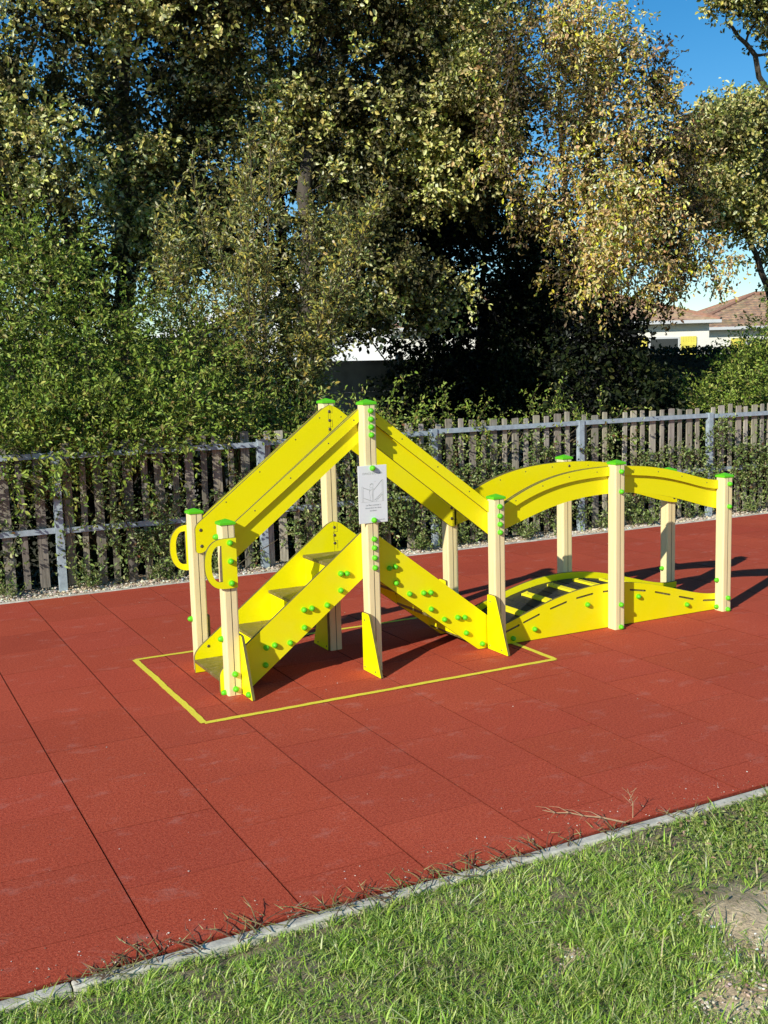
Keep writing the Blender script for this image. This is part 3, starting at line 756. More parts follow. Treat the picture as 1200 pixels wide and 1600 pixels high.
# maple with tan hanging seed bunches
tree('maple_tree', 'slender maple covered in hanging tan seed bunches with a few yellow leaves', 'tall trees behind the fence', (7.386, 5.634, -0.03),
     [[(7.386, 5.634, -0.03, 0.12), (7.306, 5.634, 1.952, 0.1), (7.306, 5.634, 3.952, 0.06), (7.226, 5.634, 6.272, 0.03)], [(7.306, 5.634, 1.792, 0.06), (7.626, 5.554, 3.232, 0.05), (7.786, 5.554, 4.992, 0.03)], [(7.306, 5.634, 2.112, 0.05), (6.826, 5.554, 3.712, 0.04), (6.746, 5.554, 5.632, 0.02)],
      [(7.306, 5.634, 2.112, 0.05), (8.026, 5.474, 2.752, 0.03), (8.746, 5.314, 2.992, 0.02)]],
     [(6.746, 5.314, 5.632, 0.539, 0.498, 0.83, 90), (7.386, 5.314, 5.392, 0.581, 0.498, 0.747, 80), (6.746, 5.154, 4.512, 0.581, 0.498, 0.83, 90), (7.546, 5.154, 4.432, 0.705, 0.581, 0.747, 100), (7.946, 5.234, 3.872, 0.664, 0.581, 0.581, 95), (7.146, 4.994, 3.552, 0.664, 0.581, 0.581, 95), (6.746, 4.994, 2.992, 0.498, 0.498, 0.498, 50),
      (8.25, 5.234, 3.35, 0.65, 0.45, 0.34, 55), (7.386, 4.914, 2.95, 0.42, 0.38, 0.35, 24), (8.826, 5.154, 2.992, 0.498, 0.332, 0.29, 22), (7.986, 5.154, 5.072, 0.29, 0.332, 0.498, 16), (5.95, 5.4, 5.3, .45, .4, .8, 44), (5.9, 5.5, 4.4, .35, .4, .5, 22), (6.25, 5.3, 3.7, .4, .4, .6, 30), (8.3, 5.3, 4.6, .4, .35, .5, 34), (8.6, 5.3, 4.0, .4, .35, .4, 24), (7.9, 5.3, 5.6, .35, .35, .5, 9), (7.9, 5.0, 2.75, .35, .3, .22, 14)],
     56, .28, .054, MAP, [4, 3, 3, 2.0, 2.6, 3], 25, droop=.28, upb=-.1, anis=(.8, .8, 1.15), leafr=.5, cv=.22, dark=.42)
tree('holly_tree', 'low evergreen, its black shade put into the leaf colour, hiding the foot of the tan maple', 'dark evergreens behind the fence', (7.3, 5.1, -.03),
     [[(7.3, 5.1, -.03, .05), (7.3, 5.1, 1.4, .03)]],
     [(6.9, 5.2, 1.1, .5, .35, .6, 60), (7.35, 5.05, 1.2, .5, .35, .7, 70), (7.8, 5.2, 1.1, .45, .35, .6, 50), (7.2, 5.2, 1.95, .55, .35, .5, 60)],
     56, .30, .065, DARK, [5, 3, 1], 28)  # stands for the black shade under the maple, through its leaf colour
# oak at the right edge
tree('oak_tree', 'open-crowned oak at the right edge standing against blue sky', 'tall trees behind the fence', (12.9, 7.6, -.03),
     [[(12.9, 7.6, -.03, .16), (12.9, 7.6, 2.4, .13), (12.8, 7.6, 4.4, .09), (12.9, 7.6, 8.0, .05)], [(12.9, 7.6, 2.2, .07), (12.2, 7.4, 3.2, .05), (11.4, 7.3, 4.3, .03)], [(12.8, 7.6, 5.4, .06), (12.0, 7.5, 6.6, .04), (11.3, 7.4, 7.0, .02)]],
     [(11.1, 7.2, 5.1, .65, .6, .55, 66), (12.0, 7.3, 5.4, .8, .6, .6, 90), (11.5, 7.2, 4.2, .9, .6, .6, 105), (12.4, 7.2, 4.4, .8, .6, .7, 100), (12.6, 7.3, 3.5, .5, .5, .4, 18), (12.3, 7.2, 2.95, .3, .3, .2, 6), (13.4, 7.4, 4.6, .9, .7, 1.0, 60),
      (11.2, 7.2, 7.25, .5, .4, .22, 26), (11.9, 7.2, 7.1, .5, .4, .3, 30), (12.45, 7.2, 6.8, .4, .4, .35, 24), (12.9, 7.3, 7.2, .8, .6, .6, 60), (10.75, 7.0, 5.1, .45, .45, .4, 46), (10.7, 7.0, 4.35, .45, .4, .35, 40)],
     77, .30, .068, OAK, [4, 4, 3, 2, 3], 26, dark=.12)
# the tall loose shrub in front of the oaks
r = np.random.RandomState(31)
B2 = np.array([2.55, 5.3, -.03]); st = []; ss = []; dd = []; ll = []
for i in range(24):
    a = r.uniform(-1, 1); b_ = r.uniform(-.6, .6); hgt = r.uniform(2.6, 4.2)*(1-.25*abs(a)); top = B2+np.array([a*1.15+.1, b_, hgt+.3])
    mid = B2+np.array([a*.45, b_*.5, hgt*.5]); s0 = B2+r.normal(0, .08, 3)*np.array([1, 1, 0])
    pts = [s0*(1-u)**2+2*u*(1-u)*mid+top*u*u for u in np.linspace(0, 1, 9)]
    st.append([(*p, q) for p, q in zip(pts, np.linspace(.018, .004, 9))])
    for k in range(78):
        u = r.uniform(.16, 1)**.9; p = s0*(1-u)**2+2*u*(1-u)*mid+top*u*u; ang = r.uniform(0, 6.28)
        ss.append(p); dd.append((math.cos(ang)*.8, math.sin(ang)*.8, r.uniform(.35, 1.3))); ll.append(r.uniform(.18, .62)*(1.15-.35*u))
    for k in range(3):
        ss.append(top-np.array([0, 0, .1])); dd.append((a*.25+r.normal(0, .12), r.normal(0, .12), 1.4)); ll.append(r.uniform(.3, .8))
shoots('tall_shrub', 'tall loose shrub with small olive and yellow leaves on upright stems', None, tuple(B2), ss, dd, ll, .042, .058,
       [(.38, .38, .11), (.22, .25, .07), (.52, .45, .09), (.56, .44, .09), (.14, .18, .045), (.70, .68, .40)], [5, 5, 4, 2, 3, 2], 32, stems=st, leafr=.42, rad=.004, every=1, cat='shrub')
def bush(name, label, group, base, blobs, dens, leafL, cols, wts, seed, ln=(.25, .55), step=.038, grav=.25, face=None):
    r = np.random.RandomState(seed); ss = []; dd = []; ll = []; st = []
    for (cx, cy, cz, rx, ry, rz) in blobs:
        n = int(dens*(rx*ry+rx*rz+ry*rz)*4); d = norm(r.normal(0, 1, (n, 3))); u = r.uniform(.25, .95, (n, 1))
        p = np.array([cx, cy, cz])+d*u*np.array([rx, ry, rz]); ss += list(p)
        dd += list(d*.9+np.array([0, 0, .45])+r.normal(0, .35, (n, 3))); ll += list(r.uniform(ln[0], ln[1], n))
        for k in range(5):
            e_ = np.array([cx, cy, cz])+r.normal(0, .4, 3)*np.array([rx, ry, rz]); b0 = np.array(base)+r.normal(0, .12, 3)*np.array([1, 1, 0])
            st.append([(*(b0*(1-q)+e_*q+np.array([0, 0, .15*math.sin(q*3.1)])), .016*(1-q)+.005) for q in np.linspace(0, 1, 6)])
    return shoots(name, label, group, base, ss, dd, ll, step, leafL, cols, wts, seed+1, grav=grav, stems=st, leafr=.5, rad=.003, every=3)
GREEN = [(.18, .25, .035), (.29, .39, .055), (.07, .11, .02), (.48, .54, .12), (.36, .30, .09)]
bush('green_bush', 'bright green leafy bush hanging over the left end of the fence', 'bushes along the fence', (.6, 4.3, -.03),
     [(-.35, 3.56, 1.14, .5, .24, .26), (.15, 3.56, 1.16, .5, .22, .22), (.7, 3.58, 1.20, .45, .20, .16), (1.2, 3.62, 1.24, .45, .2, .13), (.7, 3.8, 1.35, 1.0, .25, .22), (-.1, 4.0, 1.30, .6, .5, .40), (.35, 4.1, 1.35, .6, .45, .40), (.95, 4.15, 1.5, .8, .45, .42), (-.3, 4.5, 2.0, .6, .5, .5), (.6, 4.6, 2.15, .8, .5, .45), (1.5, 4.4, 1.45, .55, .4, .35), (.2, 4.9, 2.7, .6, .5, .5)], 62, .050, GREEN, [5, 5, 3, 2.2, .8], 41)
bush('green_bush', 'green bush with drooping shoots between the left bush and the tall shrub', 'bushes along the fence', (1.9, 4.6, -.03),
     [(1.8, 3.75, 1.22, .3, .2, .14), (1.9, 4.5, 1.3, .6, .4, .40), (1.6, 4.8, 1.9, .6, .45, .5), (2.5, 4.5, 1.15, .5, .35, .3)], 52, .046, GREEN+[(.30, .26, .06)], [3, 4, 3, 2, 1.5, 2], 43)
bush('green_bush', 'rounded leafy bush above the right end of the fence', 'bushes along the fence', (9.7, 5.4, -.03),
     [(9.0, 5.3, 1.12, .45, .4, .30), (9.55, 5.3, 1.3, .5, .4, .42), (10.05, 5.4, 1.6, .5, .45, .5), (10.8, 5.5, 1.9, .6, .5, .7)], 62, .052, GREEN, [4, 6, 3, 3, .6], 45)
# bramble growing over the fence top in the middle
bush('bramble_bush', 'low bramble behind the fence spilling over its top, right of the tall sign post', 'bushes along the fence', (4.6, 4.1, -.03),
     [(3.5, 3.85, 1.15, .5, .22, .22), (4.3, 3.85, 1.12, .5, .22, .18), (5.2, 3.9, 1.15, .4, .16, .16), (3.0, 3.9, 1.1, .4, .25, .25), (6.0, 3.9, 1.12, .3, .12, .12)], 48, .042, GREEN, [4, 5, 3, 2, 1], 47, ln=(.2, .6))
# undergrowth behind the palings, near-black leaf colour standing for the shaded gaps
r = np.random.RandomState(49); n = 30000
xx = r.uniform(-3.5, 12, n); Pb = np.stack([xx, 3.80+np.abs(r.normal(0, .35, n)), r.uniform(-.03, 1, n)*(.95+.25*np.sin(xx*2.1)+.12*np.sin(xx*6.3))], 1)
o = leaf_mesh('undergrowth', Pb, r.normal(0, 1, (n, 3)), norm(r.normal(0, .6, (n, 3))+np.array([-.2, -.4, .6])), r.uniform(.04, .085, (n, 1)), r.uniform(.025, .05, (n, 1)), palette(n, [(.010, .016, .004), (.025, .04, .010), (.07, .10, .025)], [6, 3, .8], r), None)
tag(o, 'undergrowth behind the fence palings, shade of the gaps put into its colour', 'undergrowth', kind='stuff')
# hedges
def hedge(name, label, x0, x1, y0, y1, z1, n, seed, cols, L=.07):
    r = np.random.RandomState(seed); rt0 = empty(name, ((x0+x1)/2, y0, -.03)); tag(rt0, label, 'hedge', None); off = np.array([(x0+x1)/2, y0, -.03])
    P_ = np.stack([r.uniform(x0, x1, n), y0+(y1-y0)*np.abs(r.normal(0, .28, n)), r.uniform(0, z1, n)], 1)
    k = r.uniform(size=n) < .25; P_[k, 2] = z1+r.normal(0, .035, k.sum()); P_[k, 1] = r.uniform(y0, y1, k.sum())
    nn = norm(r.normal(0, .6, (n, 3))+np.array([0, -.7, .4])); dd_ = norm(r.normal(0, 1, (n, 3)))
    leaf_mesh('foliage', P_-off, dd_, nn, L*r.uniform(.7, 1.3, (n, 1)), L*.6, palette(n, cols, [5, 3, 1], r), rt0)
    b_ = MB(); b_.box((x0-off[0]+.06, .14, 0), (x1-off[0]-.06, y1-y0-.1, z1+.03-.08)); b_.build('shade_fill' if 0 else 'shade_core', M['hcore'], rt0)  # near-black box stands in for the shade inside the hedge
    return rt0
M['hcore'] = simple('hedge_inside', (.012, .014, .008), .95)
hedge('clipped_hedge', 'dark clipped flat-topped hedge in front of the tiled house', 8.3, 17.5, 11.0, 12.0, 2.00, 16000, 51, DARK)
hedge('garden_hedge', 'dark rough hedge far behind the left trees', -4.5, 4.4, 10.6, 11.6, 2.3, 14000, 52, DARK)

# ------------------------------------------------------------------ fence
FYp = 3.60
fr = empty('paling_fence', (0.10, FYp, 0)); tag(fr, 'weathered grey paling fence with galvanised posts and rails, overgrown by creepers', 'fence')
fo = np.array([.10, FYp, 0]); rr = np.random.RandomState(61)
px = [-3.53, -1.715, .10, 1.915, 3.725, 5.53, 7.365, 9.19, 11.0, 12.8]
for i, x in enumerate(px):
    b_ = MB(); a = x-fo[0]; zt = 1.175+.005*i*.3; w_ = .032
    # open C-profile post: web plus two flanges, front lip
    b_.box((a-w_, -.028, -.2), (a-w_+.004, .028, zt)); b_.box((a+w_-.004, -.028, -.2), (a+w_, .028, zt)); b_.box((a-w_+.004, -.028, -.2), (a+w_-.004, -.0245, zt-.001))
    b_.build('fence_post', M['steel'], fr)
for i in range(len(px)-1):
    xa, xb = px[i]-fo[0]+.034, px[i+1]-fo[0]-.034; sag = rr.normal(0, .006)
    for z in (1.125+.004*i, .495+.006*i):
        b_ = MB(); b_.box((xa, -.012, z-.022+sag), (xb, .020, z-.018+sag)); b_.box((xa, -.012, z-.018+sag), (xb, -.008, z+.020+sag)); b_.box((xa, -.012, z+.020+sag), (xb, .020, z+.024+sag))
        b_.build('rail', M['steel'], fr)
    b_ = MB(); x = xa+.02; k = rr.randint(2)
    while x < xb-.05:
        wd = (.078 if k % 2 else .052)*rr.uniform(.92, 1.06); zt = 1.225+.006*i*.6+rr.normal(0, .012); zb = .02+rr.normal(0, .01); lean = rr.normal(0, .007); y = .024+rr.uniform(0, .004)
        t_ = rr.uniform(.65, 1.2)*(.68 if i < 3 else 1.0); tc = (t_, t_*rr.uniform(.95, 1.02), t_*rr.uniform(.88, 1.02)); c_ = .006  # left bays toned down, shade of the overhanging bush put into the wood colour
        if rr.uniform() > .03:
            y2 = y+.017; vs = []
            for yy in (y, y2): vs += [(x, yy, zb), (x+wd, yy, zb+rr.normal(0, .004)), (x+wd+lean, yy, zt-c_), (x+wd-c_+lean, yy, zt), (x+c_+lean, yy, zt+rr.normal(0, .003)), (x+lean, yy, zt-c_)]
            b_.add(vs, [(0, 1, 2, 3, 4, 5), (11, 10, 9, 8, 7, 6)]+[(q, q+6, (q+1) % 6+6, (q+1) % 6) for q in range(6)], 0, tc)
        x += wd+rr.uniform(.060, .078); k += 1
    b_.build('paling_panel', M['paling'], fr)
# second row of close-set palings visible behind the right bays is the same fence seen through leaves
VINE = [(.17, .24, .06), (.28, .36, .10), (.09, .13, .03), (.46, .50, .22), (.24, .13, .06)]
def vine(x, n, zlo, zhi, label, seed, spread=.5, lf=.036, sparse=1.0):
    r = np.random.RandomState(seed); st = []; ss = []; dd = []; ll = []
    for i in range(n):
        x0 = x+r.normal(0, spread*.5); a = r.normal(0, spread*.5); zt = r.uniform(zlo, zhi); yy = FYp+.002+r.normal(0, .008)
        pts = []; nseg = 12
        for u in np.linspace(0, 1, nseg):
            pts.append((x0+a*u+.05*math.sin(u*7+i), yy-.02*abs(math.sin(u*9+i*2)), .0+zt*u))
        st.append([(*p, .004*(1-.6*j/nseg)) for j, p in enumerate(pts)])
        for k in range(int(25*sparse*zt)):
            u = r.uniform(.1, 1)**.7; q = np.array(pts[int(u*(nseg-1))]); ss.append(q)
            dd.append((r.normal(0, .8), -.35+r.normal(0, .25), r.normal(.15, .6))); ll.append(r.uniform(.08, .26))
    return shoots('creeper', label, 'creepers climbing the fence', (x, FYp-.03, 0), ss, dd, ll, .030, lf, VINE, [5, 5, 3, 2.4, .5], seed+1, grav=.35, stems=st, leafr=.62, rad=.0018, cat='creeper', every=1)
vine(-.75, 7, .5, 1.2, 'creeper on the fence beyond its leftmost visible steel post', 71, .6)
vine(.55, 7, .5, 1.1, 'sparse creeper right of the leftmost visible steel fence post', 72, .6, sparse=.8)
vine(1.25, 9, .5, 1.05, 'creeper on the fence left of the pair of hand grips', 73, .7, sparse=.85)
vine(2.45, 8, .6, 1.3, 'creeper on the palings seen under the rising stair handrail', 74, .7)
vine(3.35, 12, .7, 1.3, 'dense creeper behind the white sign post', 75, .6, sparse=1.3)
vine(4.25, 10, .6, 1.1, 'creeper on the palings above the low end of the stair handrail', 76, .6)
vine(5.0, 8, .5, 1.35, 'creeper topping the fence left of the steel post behind the bridge', 77, .5)
vine(5.95, 10, .5, 1.3, 'creeper on the fence between the two far bridge posts', 78, .6)
vine(6.8, 8, .4, 1.0, 'thin creeper on bare palings left of the rightmost steel fence post', 79, .5, sparse=.8)
vine(7.75, 11, .7, 1.15, 'creeper right of the rightmost steel fence post', 80, .5, sparse=1.1)
vine(8.7, 8, .5, 1.0, 'creeper on the fence at the right edge', 81, .5)
# little plants at the fence foot
def weed(x, y, label, seed, s=1.0):
    r = np.random.RandomState(seed); n = 16; ss = vec(r, n, (x, y, .01), (.06*s, .03, 0)); dd = vec(r, n, (0, -.15, 1), (.5, .35, .15)); ll = r.uniform(.10, .26, n)*s
    return shoots('weed', label, 'weeds at the foot of the fence', (x, y, 0), list(ss), list(dd), list(ll), .022, .040*s, VINE, [5, 6, 2, 3, 0], seed, leafr=.42, rad=.002, cat='weed')
for i, (x, nm) in enumerate([(-.38, 'leftmost weed at the fence foot, beside the gravel edge'), (.32, 'weed at the foot of the leftmost steel post'), (.98, 'weed on the gravel left of the hand grips'), (1.42, 'weed on the gravel just behind the hand grips'),
                             (2.35, 'weed at the fence foot under the rising handrail'), (3.0, 'weed at the fence foot left of the sign post'), (3.55, 'weed at the fence foot right of the sign post'), (4.05, 'weed at the fence foot beyond the descending stairs'),
                             (4.75, 'weed at the fence foot left of the far bridge post'), (5.9, 'bright weed seen under the bridge handrail'), (6.35, 'weed at the fence foot right of the middle bridge post'), (7.05, 'weed at the fence foot before the last bridge post'), (7.9, 'weed on the gravel near the right edge')]):
    weed(x, 3.52+.03*math.sin(i*3), nm, 90+i, .8+.3*abs(math.sin(i*2.3)))

# ------------------------------------------------------------------ gravel
def stones(name, n, area, seed, cols, wts, smin=.006, smax=.02, z=0):
    r = np.random.RandomState(seed); ph = (1+5**.5)/2
    ico = norm(np.array([(-1, ph, 0), (1, ph, 0), (-1, -ph, 0), (1, -ph, 0), (0, -1, ph), (0, 1, ph), (0, -1, -ph), (0, 1, -ph), (ph, 0, -1), (ph, 0, 1), (-ph, 0, -1), (-ph, 0, 1)], float))
    fc = np.array([(0, 11, 5), (0, 5, 1), (0, 1, 7), (0, 7, 10), (0, 10, 11), (1, 5, 9), (5, 11, 4), (11, 10, 2), (10, 7, 6), (7, 1, 8), (3, 9, 4), (3, 4, 2), (3, 2, 6), (3, 6, 8), (3, 8, 9), (4, 9, 5), (2, 4, 11), (6, 2, 10), (8, 6, 7), (9, 8, 1)])
    c = area(r, n); n = len(c); s = (smin+(smax-smin)*r.uniform(0, 1, (n, 1, 1))**2.2)*r.uniform(.6, 1.2, (n, 1, 3))*np.array([1, 1, .65])
    V = ico[None]*s*(1+r.normal(0, .12, (n, 12, 1))); a = r.uniform(0, 6.28, n); ca, sa = np.cos(a)[:, None], np.sin(a)[:, None]
    x = V[..., 0]*ca-V[..., 1]*sa; y = V[..., 0]*sa+V[..., 1]*ca; V = np.stack([x, y, V[..., 2]], -1)+c[:, None, :]
    Fc = (np.arange(n)[:, None, None]*12+fc[None]).reshape(-1, 3)
    o = np_mesh(name, V.reshape(-1, 3), Fc, M['stone'], tone=np.repeat(palette(n, cols, wts, r), 20, 0)); tag(o, kind='stuff', cat='gravel'); return o
gr = [(.70, .60, .44), (.56, .46, .33), (.82, .75, .62), (.36, .30, .22)]
o = stones('gravel_strip', 13000, lambda r, n: np.stack([r.uniform(-3, 12, n), KF+.045+np.abs(r.uniform(0, 1, n)**1.3*.42), r.uniform(-.012, .004, n)+0*r.normal(0, .004, n)], 1), 101, gr, [4, 3, 2, 1.5])
o['label'] = 'pale gravel strip between the far kerb and the fence'
plane('gravel_bed', -3.2, 12.5, KF+.05, 3.95, -.012, M['soil'], 200, 10, .004, 8)

# ------------------------------------------------------------------ lawn
def soft(x, y):   # 0 bare .. 1 lush
    v = .5+.5*np.sin(x*2.1+1.3*np.sin(y*3.1)+.6)*np.sin(y*3.7+1.1*np.sin(x*2.3)); return v
def grass(name, n, xr, yr, seed, hmin, hmax, wmin, wmax, cols, wts, label, usebare=True, lean=.95):
    r = np.random.RandomState(seed); x = r.uniform(*xr, n); y = r.uniform(*yr, n)
    tuft = .5+.5*np.sin(x*23+2*np.sin(y*17))*np.sin(y*29+2*np.sin(x*19))
    keep = r.uniform(size=n) < (.6+.4*tuft)
    if usebare: keep &= r.uniform(size=n) > bare(x, y)*.86
    x, y, tuft = x[keep], y[keep], tuft[keep]; n = len(x)
    y = np.where((x < .5+.3*np.sin(x*9)) & (y > KN-.11), y+.024+.012*np.sin(x*23), y)
    h = r.uniform(hmin, hmax, n)*(.7+.5*tuft)*(.75+.35*soft(x, y)); a = r.uniform(0, 6.28, n); ln = np.abs(r.normal(lean, .35, n)); wd = r.uniform(wmin, wmax, n)
    edge = np.clip((KN-.06-y)/.25, 0, 1); 
    d = np.stack([np.cos(a), np.sin(a), 0*a], 1); s = np.stack([-np.sin(a), np.cos(a), 0*a], 1); z0 = np.stack([x, y, np.full(n, -.034)], 1)
    V = []
    for u, ww in ((0, 1), (.4, .9), (.75, .6), (1, .08)):
        c = z0+d*(h*ln*u**1.7)[:, None]+np.array([0, 0, 1])*(h*(u-.25*ln*u*u))[:, None]
        V += [c+s*(wd*ww*.5)[:, None], c-s*(wd*ww*.5)[:, None]]
    V = np.stack(V, 1).reshape(-1, 3); i = np.arange(n)[:, None]*8
    Fc = np.concatenate([i+np.array([[0, 1, 3, 2]]), i+np.array([[2, 3, 5, 4]]), i+np.array([[4, 5, 7, 6]])], 1).reshape(-1, 4)
    col = palette(n, cols, wts, r, cv=.2)*(.85+.3*soft(x*1.7, y*1.9))[:, None]
    o = np_mesh(name, V, Fc, M['grass'], tone=np.repeat(np.clip(col, .01, .9), 3, 0)); tag(o, label, 'grass', kind='stuff'); return o
GR = [(.40, .60, .07), (.62, .80, .17), (.17, .28, .035), (.82, .86, .32), (.84, .70, .38)]
grass('lawn_grass', 170000, (-1.7, 2.6), (-4.0, KN-.035), 111, .014, .050, .0022, .0046, GR, [5, 5, 4, 2, .8], 'rough green lawn in front of the near kerb')
grass('outer_lawn', 60000, (-6, 8), (-7.5, KN-.06), 112, .04, .09, .004, .007, GR, [5, 4, 3, 1.5, .8], 'lawn continuing beyond the frame')
# broad-leaved ground cover on the right
r = np.random.RandomState(121); n = 15000
x = r.uniform(.75, 3.2, n); y = r.uniform(-3.25, KN-.075, n)
kp = (r.uniform(size=n) < np.clip((x-.85)*1.5, 0, 1)*np.clip(1.1-bare(x, y)*1.2, 0, 1)*np.clip((y+3.3)*2.2, .15, 1)*(.35+.65*(.5+.5*np.sin(x*17+y*9)*np.sin(y*21-x*5)))); x, y = x[kp], y[kp]; n = len(x)
Pb = np.stack([x, y, r.uniform(-.03, .012, n)], 1); Dr = r.normal(0, 1, (n, 3))*np.array([1, 1, .35])+np.array([0, 0, .2]); Nr = r.normal(0, .35, (n, 3))+np.array([0, 0, 1])
o = leaf_mesh('ground_cover', Pb, Dr, Nr, r.uniform(.012, .026, (n, 1)), r.uniform(.008, .015, (n, 1)), palette(n, [(.24, .32, .07), (.36, .38, .12), (.14, .20, .04), (.40, .26, .16)], [5, 4, 3, 1.5], r), None)
tag(o, 'small-leaved creeping ground cover at the right of the lawn', 'ground cover', kind='stuff')
o = stones('soil_crumbs', 3800, lambda r, n: (lambda q: q[bare(q[:, 0], q[:, 1]) > .15][:n])(np.stack([r.uniform(.2, 1.9, n*6), r.uniform(-3.8, -2.75, n*6), np.full(n*6, -.024)], 1)), 125,
           [(.70, .58, .42), (.50, .38, .26), (.85, .78, .64), (.22, .16, .10)], [4, 3, 2, 2], .0015, .009)
o['label'] = 'crumbs of dry soil and grit on the bare patch of the lawn'; o['category'] = 'soil'
# runners of grass crossing the kerb
def runners(name, label, spots, seed, kind=None):
    r = np.random.RandomState(seed); b_ = MB()
    for (x, y) in spots:
        for k in range(r.randint(4, 9)):
            a = r.uniform(.2, 2.9); l = r.uniform(.05, .15); p = Vector((x+r.normal(0, .03), y+r.normal(0, .012), .0)); d = Vector((math.cos(a), math.sin(a)*.8, r.uniform(.05, .5))).normalized(); pts = [p.copy()]
            for j in range(5):
                d = (d+Vector((r.normal(0, .15), r.normal(0, .15), -.10))).normalized(); p = p+d*l/5; p.z = max(p.z, .003); pts.append(p.copy())
                if j > 0 and r.uniform() < .75:
                    q = Vector((r.normal(0, 1), r.normal(0, 1), r.uniform(.3, 1.2))).normalized(); t0 = r.uniform(.02, .05)
                    nn = q.orthogonal().normalized()*.0016
                    cc = (.40, .38, .14) if r.uniform() < .5 else (.22, .12, .08)
                    b_.add([p+nn, p-nn, p+q*t0], [(0, 1, 2)], 0, cc)
            b_.tube(pts, [.0018, .0017, .0015, .0013, .0011, .0008], 4, 0, (.24, .15, .09) if r.uniform() < .6 else (.38, .36, .15))
    o = b_.build(name, M['grass']); tag(o, label, 'grass', kind='stuff'); return o
sp = [(-.93+.09*i+.03*math.sin(i*5), KN-.045+.015*math.sin(i*3.3)) for i in range(17)]+[(.62, KN-.04), (.70, KN-.03), (.82, KN-.05), (1.0, KN-.04), (1.35, KN-.06)]
runners('grass_runners', 'wiry grass runners creeping over the near kerb', sp, 131)
# one dry branching stem lying on the kerb
b_ = MB(); r = np.random.RandomState(5)
main = [(1.09, -2.40, .012), (1.03, -2.33, .020), (.99, -2.27, .013), (.95, -2.23, .020), (.915, -2.19, .012), (.88, -2.15, .016)]
b_.tube(main, [.0034, .003, .0026, .0022, .0018, .001], 6)
for i in (1, 2, 3, 4):
    for s_ in (-1, 1):
        p = Vector(main[i]); b_.tube([p, p+Vector((-.02, .03*s_+.01, .012)), p+Vector((-.05, .05*s_+.015, .004+.01*(s_ > 0)))], [.0015, .0011, .0006], 5)
tag(b_.build('dead_branch', M['dry']), 'dry brown branching stem lying across the near kerb onto the red tiles', 'twig')
b_ = MB(); p = Vector((1.16, -2.36, 0)); b_.tube([p, p+Vector((.0, .0, .06)), p+Vector((-.02, .01, .12))], [.0022, .0018, .001], 5)
for k in range(6):
    z = .05+.011*k; a = k*2.2; b_.tube([p+Vector((-.008, .003, z)), p+Vector((-.008+.035*math.cos(a), .003+.035*math.sin(a), z+.03))], [.0011, .0006], 4)
tag(b_.build('dry_weed', M['dry']), 'thin upright dry weed beside the lying stem at the kerb', 'twig')
# crumbs of soil and grit scattered over the tiles: built as loose grit
o = stones('loose_grit', 700, lambda r, n: np.concatenate([np.stack([r.uniform(-2.5, 7, n//2), r.uniform(KN, KF, n//2), np.full(n//2, .002)], 1), np.stack([r.uniform(-1.5, 3.0, n-n//2), KN+np.abs(r.normal(0, .10, n-n//2)), np.full(n-n//2, .002)], 1)]), 141,
           [(.70, .62, .50), (.50, .40, .30), (.30, .18, .12)], [3, 2, 2], .0012, .0042)
o['label'] = 'scattered pale grit on the red tiles'; o['category'] = 'grit'

# ------------------------------------------------------------------ wall, shed and houses behind
b_ = MB(); wy = 9.6
wl = empty('concrete_wall', (4.0, wy, 0)); tag(wl, 'low shaded concrete panel wall behind the tall sign post', 'wall')
for i in range(4):
    x = i*1.9-1.2
    for k in range(4):
        b_ = MB(); b_.box((x+.055, 0+.004*(k%2), k*.49-.03), (x+1.845, .05, k*.49+.459)); b_.build('wall_panel', M['wallconc'], wl, bevel=.006)
    b_ = MB(); b_.box((x-.05, -.03, -.1), (x+.05, .08, 2.05)); b_.build('wall_post', M['wallconc'], wl, bevel=.006)
# white gabled outbuilding
def frame_at(px_, py_, d):
    v = fw+rt2*((px_-600)/F_PX)+up2*((800-py_)/F_PX); return CAM+v*d
def local(loc, yaw):
    o_ = Matrix.Translation(loc) @ Matrix.Rotation(yaw, 4, 'Z'); return o_
gb = empty('outbuilding', (12.4, 27.4, -.03)); tag(gb, 'white gabled outbuilding glimpsed through dark leaves behind the sign post', 'outbuilding'); gb.rotation_euler = (0, 0, math.radians(-24))
b_ = MB(); b_.prism([(-4.7, 0), (4.7, 0), (4.7, 2.85), (0, 4.5), (-4.7, 2.85)], [], XZ, 0, 8, 0, 0); b_.build('wall', M['white_wall'], gb)
for s_ in (-1, 1):
    b_ = MB(); p_ = [(s_*5.3, 2.72), (s_*5.3, 2.84), (0, 4.70), (0, 4.55)]; b_.prism(p_ if s_ < 0 else p_[::-1], [], XZ, -.7, 8.4, 0, 0); rf = b_.build('roof', M['fascia'], gb)
    b_ = MB(); p_ = [(s_*5.33, 2.58), (s_*5.33, 2.88), (0, 4.76), (0, 4.44)]; b_.prism(p_ if s_ < 0 else p_[::-1], [], XZ, -.76, -.705, 0, 0); b_.build('bargeboard', M['white_wall'], rf)
b_ = MB(); b_.box((-4.6, -.04, 1.92), (4.6, -.004, 2.1)); b_.build('band', M['fascia'], gb)
b_ = MB(); b_.box((-.5, -.05, 0), (.5, -.004, 1.85)); b_.build('door', M['fascia'], gb)
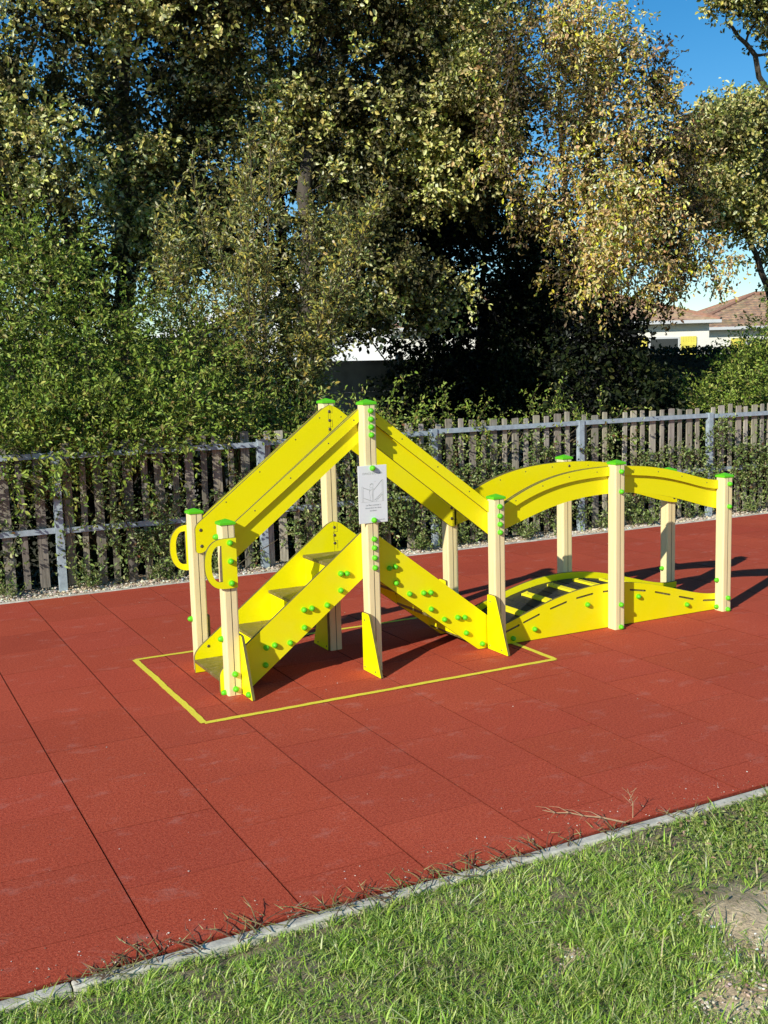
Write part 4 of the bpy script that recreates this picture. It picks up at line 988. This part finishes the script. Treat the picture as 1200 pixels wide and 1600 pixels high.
# tiled houses
def hip_house(name, label, loc, yaw, hw, dp, wall_h, rise, over, shutters, seed, chimney=None):
    r = np.random.RandomState(seed); rt0 = empty(name, loc); rt0.rotation_euler = (0, 0, yaw); tag(rt0, label, 'house', 'tiled houses beyond the hedge')
    b_ = MB(); b_.box((-hw, 0, -.4), (hw, dp, wall_h)); b_.build('wall', M['render'], rt0)
    b_ = MB(); b_.box((-hw-over+.03, -over+.03, wall_h+.001), (hw+over-.03, dp+over-.03, wall_h+.06)); b_.build('soffit', M['soffit'], rt0)
    # courses of tiles as stepped strips on the four hip faces
    b_ = MB(); X0, X1_, Y0, Y1 = -hw-over, hw+over, -over, dp+over; run = (Y1-Y0)/2; n = int(math.hypot(run, rise)/.30)
    zb = wall_h+.07
    for k in range(n):
        u0, u1 = k/n, (k+1)/n; i0, i1 = run*u0, run*u1; za, zc = zb+rise*u0, zb+rise*u1
        lift = .035
        A = [(X0+i0, Y0+i0), (X1_-i0, Y0+i0), (X1_-i0, Y1-i0), (X0+i0, Y1-i0)]; B_ = [(X0+i1, Y0+i1), (X1_-i1, Y0+i1), (X1_-i1, Y1-i1), (X0+i1, Y1-i1)]
        for q in range(4):
            a, c_ = Vector(A[q]), Vector(A[(q+1) % 4]); a2, c2 = Vector(B_[q]), Vector(B_[(q+1) % 4]); m_ = max(2, int((c_-a).length/.25))
            for j in range(m_):
                v0, v1 = j/m_, (j+1)/m_; p0, p1, p2, p3 = a.lerp(c_, v0), a.lerp(c_, v1), a2.lerp(c2, v1), a2.lerp(c2, v0); g = r.uniform(.75, 1.15); col = (.47*g, .31*g*r.uniform(.9, 1.1), .19*g)
                pm = (p0+p1)/2; pm2 = (p2+p3)/2; bow = .03
                b_.add([(*p0, za+lift), (*pm, za+lift+bow), (*p1, za+lift), (*p2, zc+.002), (*pm2, zc+.002+bow), (*p3, zc+.002), (*p0, za-.01), (*pm, za-.01), (*p1, za-.01)],
                       [(0, 1, 4, 5), (1, 2, 3, 4), (6, 7, 1, 0), (7, 8, 2, 1)], 0, col)
    rf = b_.build('roof', M['roof'], rt0)
    b_ = MB(); b_.tube([(X0+run, (Y0+Y1)/2, zb+rise+.03), (X1_-run, (Y0+Y1)/2, zb+rise+.03)], .10, 8, 0, (.42, .22, .14))
    for c_ in ((X0, Y0), (X1_, Y0), (X1_, Y1), (X0, Y1)):
        e_ = (X0+run if c_[0] == X0 else X1_-run, (Y0+Y1)/2); b_.tube([(*c_, zb+.03), (*e_, zb+rise+.03)], .09, 6, 0, (.42, .22, .14))
    b_.build('ridge', M['roof'], rf)
    b_ = MB(); b_.box((X0, Y0-.10, wall_h+.0), (X1_, Y0-.002, wall_h+.10)); b_.build('gutter', M['soffit'], rt0)
    for (x, z0, z1, both) in shutters:
        b_ = MB(); b_.box((x-.5, -.03, z0), (x+.5, -.004, z1)); wn = b_.build('window', M['soffit'], rt0)
        b_ = MB(); b_.box((x-.44, -.036, z0+.06), (x+.44, -.031, z1-.06)); b_.build('pane', M['glass'], wn)
        for s_ in (-1, 1):
            b_ = MB(); xs = x+s_*.78
            for q in range(6): b_.box((xs-.25+q*.084, -.06, z0), (xs-.25+q*.084+.08, -.03, z1))
            b_.box((xs-.24, -.075, z1-.3), (xs+.24, -.061, z1-.22)); b_.box((xs-.24, -.075, z0+.22), (xs+.24, -.061, z0+.3))
            b_.build('shutter', M['shutter'], rt0)
    return rt0
hy = -math.radians(27.1)
hip_house('tiled_house', 'cream rendered house with brown tiled hip roof and yellow shutter, left of the pair', (19.2, 22.6, -.03), hy, 5.0, 5.3, 3.02, 1.05, .28, [(3.55, 1.2, 2.62, 1), (.6, 1.2, 2.62, 1)], 151)
hip_house('tiled_house', 'reddish tiled roof house at the right edge, mostly hidden by the oak and bush', (31.2, 20.8, -.03), hy, 6.0, 7.0, 2.9, 1.35, .3, [(-3.5, 1.2, 2.6, 1)], 152)
